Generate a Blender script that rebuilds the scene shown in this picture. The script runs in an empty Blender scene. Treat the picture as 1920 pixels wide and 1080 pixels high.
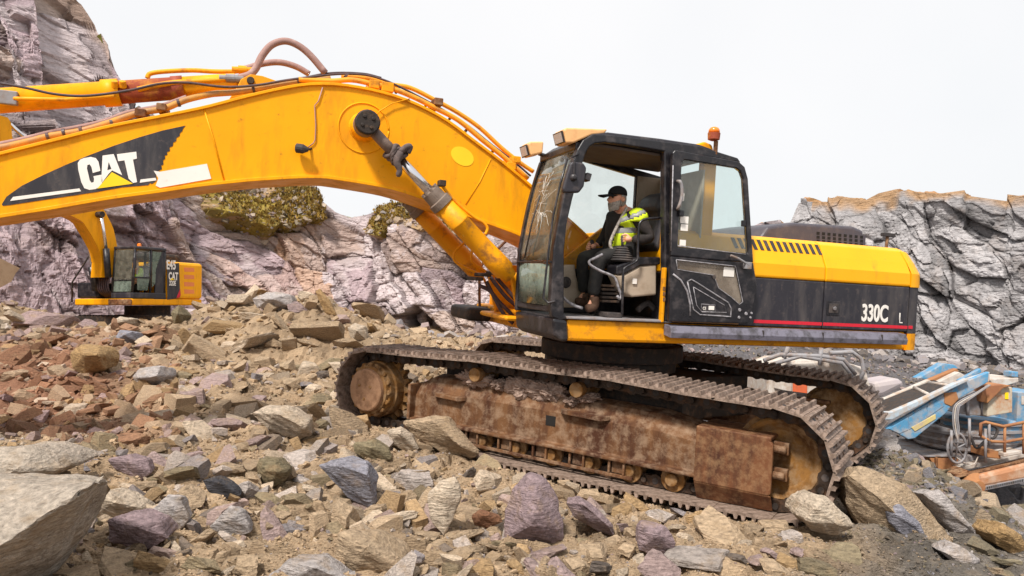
import bpy, bmesh, math, random
import numpy as np
from mathutils import Matrix, Vector
random.seed(7)
RNG = np.random.default_rng(7)
scene = bpy.context.scene
COL = scene.collection

# ------------------------------------------------------------------ camera
F, HZ, EYE = 1360.26, 576.6, 1.6          # focal length in photo pixels, horizon row, eye height
PITCH = math.atan((HZ - 540) / F)
cd = bpy.data.cameras.new('camera'); cam = bpy.data.objects.new('camera', cd); COL.objects.link(cam)
cd.lens = 36 * F / 1920; cd.sensor_width = 36; cd.clip_start = 0.1; cd.clip_end = 3000
cam.location = (0, 0, EYE); cam.rotation_euler = (math.pi / 2 + PITCH, 0, 0)
scene.camera = cam
scene.render.resolution_x = 1024; scene.render.resolution_y = 576
# ------------------------------------------------------------------ world + sun
SUN_EL, SUN_AZ = math.radians(52), math.radians(205)     # azimuth measured clockwise from +Y
w = bpy.data.worlds.new('World'); scene.world = w; w.use_nodes = True
nt = w.node_tree; nt.nodes.clear()
sky = nt.nodes.new('ShaderNodeTexSky'); sky.sky_type = 'NISHITA'; sky.sun_disc = False
sky.sun_elevation = SUN_EL; sky.sun_rotation = SUN_AZ; sky.dust_density = 4; sky.air_density = 1.0
mx = nt.nodes.new('ShaderNodeMixRGB'); mx.inputs['Fac'].default_value = 0.9
tcw = nt.nodes.new('ShaderNodeTexCoord'); nzw = nt.nodes.new('ShaderNodeTexNoise'); nzw.inputs['Scale'].default_value = 1.6
nzw.inputs['Detail'].default_value = 4
rpw = nt.nodes.new('ShaderNodeValToRGB')
rpw.color_ramp.elements[0].position = .35; rpw.color_ramp.elements[0].color = (9.2, 9.35, 9.5, 1)
rpw.color_ramp.elements[1].position = .7; rpw.color_ramp.elements[1].color = (10.2, 10.1, 10.1, 1)
nt.links.new(tcw.outputs['Generated'], nzw.inputs['Vector']); nt.links.new(nzw.outputs['Fac'], rpw.inputs['Fac'])
bgn = nt.nodes.new('ShaderNodeBackground'); bgn.inputs['Strength'].default_value = 0.0695
out = nt.nodes.new('ShaderNodeOutputWorld')
nt.links.new(sky.outputs['Color'], mx.inputs['Color1']); nt.links.new(rpw.outputs['Color'], mx.inputs['Color2'])
nt.links.new(mx.outputs['Color'], bgn.inputs['Color']); nt.links.new(bgn.outputs['Background'], out.inputs['Surface'])
sl = bpy.data.lights.new('sun', 'SUN'); sl.energy = 3.4; sl.angle = math.radians(8); sl.color = (1, .95, .88)
so = bpy.data.objects.new('sun', sl); COL.objects.link(so)
sd = Vector((math.sin(SUN_AZ) * math.cos(SUN_EL), math.cos(SUN_AZ) * math.cos(SUN_EL), math.sin(SUN_EL)))
so.rotation_euler = sd.to_track_quat('Z', 'Y').to_euler()
vs = scene.view_settings
vs.view_transform = 'Standard'; vs.look = 'None'; vs.gamma = 1; vs.exposure = 0.6; vs.use_curve_mapping = False

# ------------------------------------------------------------------ frames
def ray(px, py):
    a = (540 - py) / F
    return np.array([(px - 960) / F, math.cos(PITCH) - math.sin(PITCH) * a, math.sin(PITCH) + math.cos(PITCH) * a])
CAMP = np.array([0, 0, EYE])
def at(px, py, d):                     # world point of a pixel at depth d (metres along +Y)
    r = ray(px, py); return CAMP + r * (d / r[1])
class Frame:
    def __init__(s, M, th, gx, gy):
        W = np.array([-gx, -gy, 1.]); W /= np.linalg.norm(W)
        U = np.array([math.cos(th), math.sin(th), 0.]); U -= W * (U @ W); U /= np.linalg.norm(U)
        V = np.cross(W, U); s.R = np.stack([U, V, W], 1); s.M = np.array(M, float)
        m = Matrix.Identity(4)
        for i in range(3):
            for j in range(3): m[i][j] = s.R[i, j]
            m[i][3] = s.M[i]
        s.mat = m
    def px(s, x, y, v):                # pixel -> local point on the plane V = v
        o = s.R.T @ (CAMP - s.M); d = s.R.T @ ray(x, y)
        t = (v - o[1]) / d[1]; p = o + d * t
        return np.array([p[0], v, p[2]])
    def w(s, p): return s.M + s.R @ np.array(p, float)
MC = (1.102, 8.5635, 0.0313)
TF = Frame(MC, math.radians(-33.14), -.0565, .0411)      # undercarriage
UF = Frame(MC, math.radians(19.22), -.0565, .0411)       # slewed upper body

# ------------------------------------------------------------------ noise in numpy
def hsh(i, j, s=0.):
    v = np.sin(i * 127.1 + j * 311.7 + s * 74.7) * 43758.5453
    return v - np.floor(v)
def vnoise(x, y, s=0.):
    i, j = np.floor(x), np.floor(y); fx, fy = x - i, y - j
    fx = fx * fx * (3 - 2 * fx); fy = fy * fy * (3 - 2 * fy)
    a = hsh(i, j, s) * (1 - fx) + hsh(i + 1, j, s) * fx
    b = hsh(i, j + 1, s) * (1 - fx) + hsh(i + 1, j + 1, s) * fx
    return a * (1 - fy) + b * fy - .5
def fbm(x, y, s=0., n=4):
    r = 0; a = 1.
    for k in range(n): r = r + a * vnoise(x * 2 ** k + 17.3 * k, y * 2 ** k + 5.1 * k, s + k); a *= .5
    return r
def vor(x, y, s=0., blocky=False):                   # F1, F2, offset to the nearest seed, two hashes of the cell
    i, j = np.floor(x), np.floor(y)
    f1 = np.full(x.shape, 9.); f2 = f1.copy(); dx = np.zeros(x.shape); dy = dx.copy(); ci = i.copy(); cj = j.copy()
    for a in (-1, 0, 1):
        for b in (-1, 0, 1):
            I, J = i + a, j + b
            sx = I + .12 + .76 * hsh(I, J, s); sy = J + .12 + .76 * hsh(I, J, s + 3.3)
            d = np.hypot(x - sx, y - sy) if not blocky else .7 * np.maximum(np.abs(x - sx), np.abs(y - sy)) + .3 * np.abs(x - sx + .6 * (y - sy)); m = d < f1
            f2 = np.where(m, f1, np.minimum(f2, d)); f1 = np.where(m, d, f1)
            dx = np.where(m, x - sx, dx); dy = np.where(m, y - sy, dy); ci = np.where(m, I, ci); cj = np.where(m, J, cj)
    return f1, f2, dx, dy, hsh(ci, cj, s + 9.1), hsh(ci, cj, s + 5.7), hsh(ci, cj, s + 2.9)

# ------------------------------------------------------------------ materials
def newmat(name):
    m = bpy.data.materials.new(name); m.use_nodes = True
    n = m.node_tree.nodes; b = n['Principled BSDF']; return m, m.node_tree, b
def N(t, kind, **kw):
    n = t.nodes.new(kind)
    for k, v in kw.items():
        if k in n.inputs: n.inputs[k].default_value = v
        else: setattr(n, k, v)
    return n
def c4(c): return (c[0], c[1], c[2], 1)
def paint(name, base, rough=.4, metal=0, dirt=None, dscale=6, damt=.5, dpos=.55, bump=.02, fine=60, spec=.5, streak=False, dust=None, coat=0, bscale=None, dustamt=None, dustpos=.5):
    m, t, b = newmat(name)
    tc = N(t, 'ShaderNodeTexCoord')
    b.inputs['Metallic'].default_value = metal; b.inputs['Specular IOR Level'].default_value = spec
    b.inputs['Coat Weight'].default_value = coat
    vec = tc.outputs['Object']
    if streak:
        mp = N(t, 'ShaderNodeMapping'); mp.inputs['Scale'].default_value = (1, 1, .22); t.links.new(vec, mp.inputs['Vector']); svec = mp.outputs['Vector']
    else: svec = vec
    n1 = N(t, 'ShaderNodeTexNoise', Scale=dscale, Detail=8, Roughness=.65); t.links.new(svec, n1.inputs['Vector'])
    n2 = N(t, 'ShaderNodeTexNoise', Scale=fine, Detail=4); t.links.new(vec, n2.inputs['Vector'])
    # slow tone variation
    n0 = N(t, 'ShaderNodeTexNoise', Scale=1.3, Detail=3); t.links.new(vec, n0.inputs['Vector'])
    v0 = N(t, 'ShaderNodeMapRange'); v0.inputs[1].default_value = .3; v0.inputs[2].default_value = .7; v0.inputs[3].default_value = .9; v0.inputs[4].default_value = 1.07
    t.links.new(n0.outputs['Fac'], v0.inputs[0])
    mul = N(t, 'ShaderNodeMixRGB', blend_type='MULTIPLY'); mul.inputs['Fac'].default_value = 1; mul.inputs['Color1'].default_value = c4(base)
    t.links.new(v0.outputs[0], mul.inputs['Color2']); cur = mul.outputs['Color']
    rcur = None
    for k, dc in enumerate([dirt, dust]):
        if dc is None: continue
        r = N(t, 'ShaderNodeValToRGB'); p = dpos if k == 0 else dustpos
        r.color_ramp.elements[0].position = p - .06; r.color_ramp.elements[1].position = min(.99, p + .12)
        r.color_ramp.elements[1].color = ((dustamt if k == 1 and dustamt is not None else damt),) * 3 + (1,)
        src = n1
        if k == 1:
            src = N(t, 'ShaderNodeTexNoise', Scale=dscale * 2.7, Detail=9, Roughness=.7); t.links.new(vec, src.inputs['Vector'])
        t.links.new(src.outputs['Fac'], r.inputs['Fac'])
        mm = N(t, 'ShaderNodeMixRGB'); mm.inputs['Color2'].default_value = c4(dc)
        t.links.new(r.outputs['Color'], mm.inputs['Fac']); t.links.new(cur, mm.inputs['Color1']); cur = mm.outputs['Color']
    t.links.new(cur, b.inputs['Base Color'])
    rr = N(t, 'ShaderNodeMapRange'); rr.inputs[1].default_value = .3; rr.inputs[2].default_value = .7
    rr.inputs[3].default_value = max(.05, rough - .1); rr.inputs[4].default_value = min(1, rough + .22); t.links.new(n1.outputs['Fac'], rr.inputs[0]); t.links.new(rr.outputs[0], b.inputs['Roughness'])
    if bump:
        bp = N(t, 'ShaderNodeBump', Distance=bump); bp.inputs['Strength'].default_value = .6
        if bscale:
            n3 = N(t, 'ShaderNodeTexNoise', Scale=bscale, Detail=10, Roughness=.7); t.links.new(vec, n3.inputs['Vector']); t.links.new(n3.outputs['Fac'], bp.inputs['Height'])
        else: t.links.new(n2.outputs['Fac'], bp.inputs['Height'])
        t.links.new(bp.outputs['Normal'], b.inputs['Normal'])
    return m
YEL = paint('yellow_paint', (.93, .385, .003), .42, spec=.2, dirt=(.45, .17, .012), dscale=4.5, damt=.55, dpos=.56, bump=.004, bscale=5, streak=True, dust=(.16, .06, .02), dustpos=.66, dustamt=.8)
YEL2 = paint('worn_yellow', (.84, .34, .004), .45, spec=.25, dirt=(.24, .09, .03), dscale=7, damt=.85, dpos=.58, bump=.002)
HOOD = paint('hood_yellow', (.93, .405, .004), .35, spec=.3, dirt=(.5, .22, .03), dscale=5, damt=.6, dpos=.62, bump=.003, bscale=6, streak=True, dust=(.25, .10, .03), dustpos=.67, dustamt=.8)
BLK = paint('black_paint', (.012, .011, .014), .32, dirt=(.09, .075, .075), dscale=9, damt=.6, dpos=.55, bump=.002)
CHAR = paint('charcoal_panel', (.022, .020, .027), .45, dirt=(.10, .085, .08), dscale=6, damt=.6, dpos=.54, bump=.002, bscale=7, streak=True, dust=(.16, .12, .10), dustpos=.62, dustamt=.5)
RUBR = paint('rubber', (.035, .03, .03), .7, dirt=(.16, .12, .10), dscale=8, damt=.5, bump=.003)
RAILM = paint('step_rail', (.16, .15, .19), .5, dirt=(.035, .03, .03), dscale=10, damt=.8, dpos=.52, bump=.004)
RUST = paint('rusty_steel', (.20, .085, .035), .8, dirt=(.34, .22, .13), dscale=4, damt=.85, dpos=.5, bump=.012, bscale=18, dust=(.07, .028, .015), spec=.2)
FRAMEM = paint('track_frame_steel', (.165, .078, .034), .7, dirt=(.05, .018, .010), dscale=3.6, damt=.9, dpos=.47, bump=.016, bscale=16, dust=(.34, .235, .155), dustamt=.55, dustpos=.52, spec=.2, streak=True)
OCHRE = paint('ochre_wheel', (.27, .13, .035), .75, dirt=(.09, .042, .018), dscale=4, damt=.85, dpos=.48, bump=.008, bscale=16, dust=(.30, .19, .10), spec=.2)
SHOE = paint('track_shoe_steel', (.21, .15, .115), .58, metal=.2, dirt=(.085, .055, .04), dscale=6, damt=.8, dpos=.5, bump=.006, bscale=22, dust=(.42, .31, .25))
DSTL = paint('dark_steel', (.03, .022, .018), .65, metal=.3, dirt=(.17, .10, .06), dscale=9, damt=.7, bump=.004)
CHAIN = paint('track_chain_steel', (.035, .02, .012), .6, metal=.2, dirt=(.14, .065, .03), dscale=9, damt=.7, bump=.004)
GUARDM = paint('guard_plate_rust', (.15, .058, .024), .6, dirt=(.04, .014, .008), dscale=4.5, damt=.9, dpos=.5, bump=.008, bscale=22, dust=(.34, .20, .10), dustamt=.45, spec=.3, streak=True)
HUBM = paint('dusty_hub', (.36, .20, .11), .85, dirt=(.16, .08, .04), dscale=9, damt=.8, dpos=.5, bump=.012, bscale=26)
MUD = paint('dry_mud', (.32, .225, .18), .95, dirt=(.46, .34, .28), dscale=20, damt=.8, dpos=.5, bump=.05, bscale=30, spec=.1)
CHROME = paint('chrome_rod', (.75, .74, .76), .15, metal=1, bump=0)
HOSE = paint('pink_hose', (.33, .19, .165), .7, dirt=(.5, .34, .3), dscale=12, damt=.6, bump=.002)
DHOSE = paint('dark_hose', (.055, .035, .04), .6, dirt=(.2, .1, .08), dscale=12, damt=.5, bump=.002)
BEIGE = paint('beige_trim', (.46, .37, .28), .6, dirt=(.25, .18, .12), dscale=7, damt=.5, bump=.001)
LAMPH = paint('lamp_housing', (.85, .47, .2), .45, dirt=(.5, .25, .1), dscale=9, damt=.5, bump=.001)
LENS = paint('lamp_lens', (.45, .42, .42), .15, bump=.004)
WHITEP = paint('white_decal', (.85, .80, .74), .5, dirt=(.5, .4, .3), dscale=15, damt=.5, dpos=.68, bump=0)
BRTY = paint('bright_yellow', (.95, .62, .005), .4, bump=0)
REDP = paint('red_stripe', (.62, .01, .03), .45, dirt=(.3, .03, .03), dscale=20, damt=.4, bump=0)
ORNG = paint('amber_lens', (.95, .22, .005), .15, bump=.002, coat=.5)
CLOTH = paint('cloth_rag', (.10, .075, .07), .95, dirt=(.18, .13, .12), dscale=14, damt=.7, bump=.01, bscale=20)
GREYP = paint('grey_paint', (.26, .25, .26), .6, dirt=(.2, .13, .09), dscale=6, damt=.8, dpos=.52, bump=.004, bscale=20)
BLUEP = paint('worn_blue', (.08, .27, .46), .65, dirt=(.38, .35, .33), dscale=4.5, damt=.85, dpos=.50, bump=.003, dust=(.30, .17, .10), dustpos=.6)
WHTP = paint('dirty_white', (.56, .52, .47), .6, dirt=(.36, .24, .15), dscale=5, damt=.8, dpos=.5, bump=.004, dust=(.45, .38, .34))
LBLU = paint('pale_blue', (.42, .52, .60), .55, dirt=(.45, .27, .12), dscale=5, damt=.9, dpos=.5, bump=.003, dust=(.40, .37, .36))
ORUST = paint('orange_rust', (.38, .17, .065), .75, dirt=(.25, .10, .05), dscale=3.5, damt=.8, dpos=.5, bump=.004)
LOUV = paint('louvre', (.80, .24, .07), .5, bump=0)
def glass(name, tint, dirtc=(.75, .72, .66), amt=.3, refl=.12, scale=3):
    m, t, b = newmat(name); t.nodes.remove(b); o = t.nodes['Material Output']
    tr = N(t, 'ShaderNodeBsdfTransparent', Color=c4(tint)); gl = N(t, 'ShaderNodeBsdfGlossy', Roughness=.04); gl.inputs['Color'].default_value = (1, 1, 1, 1)
    df = N(t, 'ShaderNodeBsdfDiffuse', Color=c4(dirtc))
    fr = N(t, 'ShaderNodeFresnel', IOR=1.45); m1 = N(t, 'ShaderNodeMixShader'); m2 = N(t, 'ShaderNodeMixShader')
    tc = N(t, 'ShaderNodeTexCoord'); n = N(t, 'ShaderNodeTexNoise', Scale=scale, Detail=10, Roughness=.75); t.links.new(tc.outputs['Object'], n.inputs['Vector'])
    r = N(t, 'ShaderNodeMapRange'); r.inputs[1].default_value = .35; r.inputs[2].default_value = .75; r.inputs[3].default_value = amt * .3; r.inputs[4].default_value = min(1, amt * 1.8)
    t.links.new(n.outputs['Fac'], r.inputs[0])
    t.links.new(fr.outputs[0], m1.inputs[0]); t.links.new(tr.outputs[0], m1.inputs[1]); t.links.new(gl.outputs[0], m1.inputs[2])
    t.links.new(r.outputs[0], m2.inputs[0]); t.links.new(m1.outputs[0], m2.inputs[1]); t.links.new(df.outputs[0], m2.inputs[2])
    t.links.new(m2.outputs[0], o.inputs['Surface']); return m
GLASS = glass('dirty_glass', (.86, .93, .92), amt=.06)
GLASSW = glass('windscreen_glass', (.80, .84, .76), (.40, .37, .30), amt=.22, scale=5)
GLASSG = glass('green_glass', (.50, .66, .58), (.30, .36, .30), amt=.5)
GLASSD = glass('tinted_glass', (.34, .42, .38), (.10, .11, .09), amt=.45)

def stonemat(name, attr=None, objcol=False, bscale=9., bdist=.03, rough=.9, tint=(1, 1, 1), var=.35, blotch=(.42, .30, .18), lichen=.3):
    m, t, b = newmat(name)
    tc = N(t, 'ShaderNodeTexCoord'); geo = N(t, 'ShaderNodeNewGeometry'); vec = geo.outputs['Position']
    if objcol: s = N(t, 'ShaderNodeObjectInfo').outputs['Color']
    else: s = N(t, 'ShaderNodeVertexColor', layer_name='Col').outputs['Color']
    n1 = N(t, 'ShaderNodeTexNoise', Scale=bscale * .25, Detail=9, Roughness=.7); n2 = N(t, 'ShaderNodeTexNoise', Scale=bscale * 2.2, Detail=6, Roughness=.7)
    t.links.new(vec, n1.inputs['Vector']); t.links.new(vec, n2.inputs['Vector'])
    # layered bedding
    mp = N(t, 'ShaderNodeMapping'); mp.inputs['Rotation'].default_value = (.5, .7, .3); mp.inputs['Scale'].default_value = (1, 1, 6); t.links.new(vec, mp.inputs['Vector'])
    n3 = N(t, 'ShaderNodeTexNoise', Scale=bscale * .8, Detail=5, Roughness=.6); t.links.new(mp.outputs['Vector'], n3.inputs['Vector'])
    add = N(t, 'ShaderNodeMath', operation='ADD'); t.links.new(n2.outputs['Fac'], add.inputs[0]); t.links.new(n3.outputs['Fac'], add.inputs[1])
    r = N(t, 'ShaderNodeMapRange'); r.inputs[1].default_value = .65; r.inputs[2].default_value = 1.35; r.inputs[3].default_value = 1 - var; r.inputs[4].default_value = 1 + var * .8; t.links.new(add.outputs[0], r.inputs[0])
    mul = N(t, 'ShaderNodeMixRGB', blend_type='MULTIPLY'); mul.inputs['Fac'].default_value = 1; t.links.new(s, mul.inputs['Color1']); t.links.new(r.outputs[0], mul.inputs['Color2'])
    rp = N(t, 'ShaderNodeValToRGB'); rp.color_ramp.elements[0].position = .52; rp.color_ramp.elements[1].position = .68; rp.color_ramp.elements[1].color = (lichen,) * 3 + (1,)
    t.links.new(n1.outputs['Fac'], rp.inputs['Fac'])
    mm = N(t, 'ShaderNodeMixRGB'); mm.inputs['Color2'].default_value = c4(blotch); t.links.new(rp.outputs['Color'], mm.inputs['Fac']); t.links.new(mul.outputs['Color'], mm.inputs['Color1'])
    t.links.new(mm.outputs['Color'], b.inputs['Base Color']); b.inputs['Roughness'].default_value = rough; b.inputs['Specular IOR Level'].default_value = .25
    bp = N(t, 'ShaderNodeBump', Distance=bdist); bp.inputs['Strength'].default_value = .8; t.links.new(add.outputs[0], bp.inputs['Height']); t.links.new(bp.outputs['Normal'], b.inputs['Normal'])
    return m
ROCKM = stonemat('rock_stone', objcol=True, bscale=17, bdist=.045, var=.6, lichen=.55, blotch=(.36, .24, .13))
STONES = stonemat('small_stones', bscale=38, bdist=.018, var=.6, lichen=.5, blotch=(.34, .22, .12))
SOILM = stonemat('soil', bscale=30, bdist=.035, var=.5, blotch=(.36, .25, .15), lichen=.2)
CLIFFM = stonemat('cliff_rock', bscale=2.6, bdist=.12, var=.32, blotch=(.40, .30, .24), lichen=.28)

# ------------------------------------------------------------------ mesh builder
def tag(o, label=None, cat=None, group=None, kind=None):
    if label: o['label'] = label
    if cat: o['category'] = cat
    if group: o['group'] = group
    if kind: o['kind'] = kind
    return o
class MB:
    def __init__(s): s.v = []; s.f = []; s.m = []; s.sm = []
    def add(s, V, Fc, mi=0, smooth=False):
        k = len(s.v); s.v += [tuple(map(float, p)) for p in V]
        for f in Fc: s.f.append([k + i for i in f]); s.m.append(mi); s.sm.append(smooth)
        return s
    def hexa(s, P, mi=0):      # 8 corners: bottom 0-3, top 4-7
        return s.add(P, [(0, 3, 2, 1), (4, 5, 6, 7), (0, 1, 5, 4), (1, 2, 6, 5), (2, 3, 7, 6), (3, 0, 4, 7)], mi)
    def box(s, x0, x1, y0, y1, z0, z1, mi=0):
        return s.hexa([(x0, y0, z0), (x1, y0, z0), (x1, y1, z0), (x0, y1, z0), (x0, y0, z1), (x1, y0, z1), (x1, y1, z1), (x0, y1, z1)], mi)
    def prism(s, poly, v0, v1, mi=0, poly2=None, caps=True):   # poly = [(u,w)..] in the u-w plane, extruded along v
        n = len(poly); q = poly2 or poly
        V = [(p[0], v0, p[1]) for p in poly] + [(p[0], v1, p[1]) for p in q]
        Fc = [(i, (i + 1) % n, n + (i + 1) % n, n + i) for i in range(n)]
        if caps: Fc += [tuple(range(n))[::-1], tuple(range(n, 2 * n))]
        return s.add(V, Fc, mi)
    def prismz(s, poly, z0, z1, mi=0):
        n = len(poly)
        V = [(p[0], p[1], z0) for p in poly] + [(p[0], p[1], z1) for p in poly]
        return s.add(V, [(i, (i + 1) % n, n + (i + 1) % n, n + i) for i in range(n)] + [tuple(range(n))[::-1], tuple(range(n, 2 * n))], mi)
    def tube(s, path, r, seg=8, mi=0, caps=True, smooth=True, flat=1.):
        P = [Vector(p) for p in path]; n = len(P); V = []; Fc = []
        rs = r if isinstance(r, (list, tuple)) else [r] * n
        up = None
        for i, p in enumerate(P):
            t = (P[min(i + 1, n - 1)] - P[max(i - 1, 0)]).normalized()
            if up is None: up = t.orthogonal().normalized()
            a = (up - t * up.dot(t)).normalized(); b = t.cross(a); up = a
            for k in range(seg):
                an = 2 * math.pi * k / seg; V.append(p + (a * math.cos(an) + b * math.sin(an) * flat) * rs[i])
        for i in range(n - 1):
            for k in range(seg):
                k2 = (k + 1) % seg; Fc.append((i * seg + k, i * seg + k2, (i + 1) * seg + k2, (i + 1) * seg + k))
        s.add(V, Fc, mi, smooth)
        if caps:
            s.add(V[:seg], [tuple(range(seg))[::-1]], mi); s.add(V[-seg:], [tuple(range(seg))], mi)
        return s
    def lathe(s, c, axis, prof, seg=32, mi=0, smooth=False):   # prof = [(along, radius)]
        c = Vector(c); t = Vector(axis).normalized(); a = t.orthogonal().normalized(); b = t.cross(a); V = []; Fc = []
        for al, r in prof:
            for k in range(seg):
                an = 2 * math.pi * k / seg; V.append(c + t * al + (a * math.cos(an) + b * math.sin(an)) * r)
        for i in range(len(prof) - 1):
            for k in range(seg):
                k2 = (k + 1) % seg; Fc.append((i * seg + k, i * seg + k2, (i + 1) * seg + k2, (i + 1) * seg + k))
        s.add(V, Fc, mi, smooth)
        s.add(V[:seg], [tuple(range(seg))[::-1]], mi); s.add(V[-seg:], [tuple(range(seg))], mi)
        return s
    def build(s, name, mats, parent=None, mw=None, bevel=0, seg=2, recalc=True, tri=False):
        me = bpy.data.meshes.new(name); me.from_pydata(s.v, [], s.f)
        mats = mats if isinstance(mats, (list, tuple)) else [mats]
        for m in mats: me.materials.append(m)
        me.polygons.foreach_set('material_index', s.m); me.polygons.foreach_set('use_smooth', s.sm)
        if recalc:
            bm = bmesh.new(); bm.from_mesh(me); bmesh.ops.remove_doubles(bm, verts=bm.verts, dist=1e-5)
            bmesh.ops.recalc_face_normals(bm, faces=bm.faces)
            if tri: bmesh.ops.triangulate(bm, faces=bm.faces)
            bm.to_mesh(me); bm.free()
        me.update()
        o = bpy.data.objects.new(name, me); COL.objects.link(o)
        place(o, parent, mw)
        if bevel:
            b = o.modifiers.new('bevel', 'BEVEL'); b.width = bevel; b.segments = seg; b.limit_method = 'ANGLE'; b.angle_limit = math.radians(35); b.harden_normals = False
        return o
WORLD = {}
def place(o, parent=None, mw=None):
    mw = mw if mw is not None else (WORLD[parent.name].copy() if parent else Matrix.Identity(4))
    if parent:
        o.parent = parent; o.matrix_parent_inverse = Matrix.Identity(4); o.matrix_basis = WORLD[parent.name].inverted() @ mw
    else: o.matrix_basis = mw
    WORLD[o.name] = mw
def empty(name, mw, label, cat, group=None):
    o = bpy.data.objects.new(name, None); COL.objects.link(o); o.empty_display_size = .3
    place(o, None, mw); return tag(o, label, cat, group)
def smoothpath(pts, n=8):              # Catmull-Rom
    P = [np.array(p, float) for p in pts]; P = [2 * P[0] - P[1]] + P + [2 * P[-1] - P[-2]]; R = []
    for i in range(1, len(P) - 2):
        for k in range(n):
            t = k / n; a, b, c, d = P[i - 1:i + 3]
            R.append(.5 * ((2 * b) + (c - a) * t + (2 * a - 5 * b + 4 * c - d) * t * t + (3 * b - a - 3 * c + d) * t ** 3))
    R.append(P[-2]); return R
def lettering(text, size, name, mat, parent, mw, offset=.0, xs=1., depth=.003):
    cu = bpy.data.curves.new('lettering', 'FONT'); cu.body = text; cu.size = size; cu.offset = offset; cu.extrude = depth; cu.align_x = 'LEFT'
    cu.resolution_u = 4
    tmp = bpy.data.objects.new('tmp', cu); COL.objects.link(tmp)
    dg = bpy.context.evaluated_depsgraph_get(); dg.update()
    me = bpy.data.meshes.new_from_object(tmp.evaluated_get(dg)); bpy.data.objects.remove(tmp); bpy.data.curves.remove(cu)
    me.transform(Matrix.Diagonal((xs, 1, 1, 1))); me.materials.clear(); me.materials.append(mat)
    o = bpy.data.objects.new(name, me); COL.objects.link(o); place(o, parent, mw); return o
def textmat(fr, pos, slope=0., y2z=True):      # text x -> +u, text y -> +w, facing -v
    m = Matrix(((1, 0, 0, pos[0]), (0, 0, -1, pos[1]), (0, 1, 0, pos[2]), (0, 0, 0, 1)))
    return fr.mat @ m @ Matrix.Rotation(slope, 4, 'Z')
def uw(fr, pts, v): return [tuple(fr.px(x, y, v)[[0, 2]]) for x, y in pts]

# ------------------------------------------------------------------ ground
CP = [(0,1080,3.4),(400,1080,3.7),(960,1080,4.0),(1500,1080,4.2),(1800,1060,4.9),(1900,1080,5.0),
 (1560,1010,5.2),(1700,1000,5.6),(1800,1000,5.9),(1655,812,8.6),(1750,885,8.1),(1850,965,7.5),(1920,1030,7.0),
 (1640,900,6.9),(0,560,19),(95,624,18),(200,632,17),(330,618,17),(480,560,16),(600,568,15),(640,605,14),(700,650,13),
 (0,640,14),(0,700,11),(0,800,8),(150,700,11),(300,650,13),(300,700,10.5),(300,800,7.5),(500,650,12.5),(500,720,10),(500,800,8),(620,775,9.0),
 (700,792,8.4),(560,880,6.3),(300,900,5.5),(0,880,5.2),(760,805,8.0),(860,868,7.1),(1000,915,6.5),(1200,967,5.85),(1450,1000,5.5),(1550,975,5.8),(1600,925,6.4)]
pts = [at(*c) for c in CP]
pts = [(p[0], p[1], p[2]) for p in pts]
for t_, s_ in [(-2.6,-1.3),(-1.2,-1.3),(0,-1.3),(1.2,-1.3),(2.3,-1.3),(-2.5,1.3),(-1,1.3),(0,0),(1,1.3),(2.3,1.3),(-2,0),(2,0)]:
    p = TF.w((t_, s_, -.17)); pts.append(tuple(p))
pts += [(x, y, z) for x, y, z in [(-30,22,1.2),(-13,23,.45),(-9,24,.4),(-5,23,.3),(-22,30,1),(-10,30,.6),(-2,20,.2),(-2,30,.1),(3,16,-.6),(3,22,-.6),(4,33,-.2),(8,30,-.7),(12,36,-.3),(10,38,.0),
  (5,13,-1.3),(8,13,-1.85),(10,14,-1.95),(14,16,-2),(8,18,-1.9),(20,20,-2),(13,24,-1.9),(20,32,-1.6),(26,30,-1.6),(7,9.5,-1.75),(7.5,7.5,-1.9),(9,6,-2.0),(12,8,-2.1),(30,10,-2),(30,-5,-1),
  (-10,4,.9),(-20,8,1.5),(-30,-5,1.5),(-4,0,.35),(0,0,0.05),(4,0,-.2),(0,-8,.1),(12,-4,-1),(4.9,5.2,-.55),(5.6,4,-.9),(0,45,1),(-40,45,3),(40,45,-1),(0,90,2),(-80,90,4),(80,90,2),(-80,-10,3),(80,-10,0)]]
PC = np.array(pts)
def _phi(r): return np.where(r > 1e-9, r * r * np.log(r + 1e-9), 0) * .0 + r
def _fit():
    n = len(PC); A = _phi(np.hypot(PC[:, None, 0] - PC[None, :, 0], PC[:, None, 1] - PC[None, :, 1])) - np.eye(n) * .12
    B = np.c_[np.ones(n), PC[:, :2]]; K = np.block([[A, B], [B.T, np.zeros((3, 3))]])
    return np.linalg.solve(K, np.r_[PC[:, 2], 0, 0, 0])
WT = _fit()
def base_h(x, y):
    x = np.asarray(x, float); y = np.asarray(y, float); r = WT[-3] + WT[-2] * x + WT[-1] * y
    for i in range(len(PC)): r = r + WT[i] * np.sqrt((x - PC[i, 0]) ** 2 + (y - PC[i, 1]) ** 2 + .06)
    return r
def trackmask(x, y):                   # 1 away from the crawler, 0 under it
    dx, dy = x - TF.M[0], y - TF.M[1]
    t = dx * TF.R[0, 0] + dy * TF.R[1, 0]; s = dx * TF.R[0, 1] + dy * TF.R[1, 1]
    m = np.maximum(np.abs(t) / 2.9, np.abs(s) / 1.75)
    return np.clip((m - .95) / .15, 0, 1)
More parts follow.
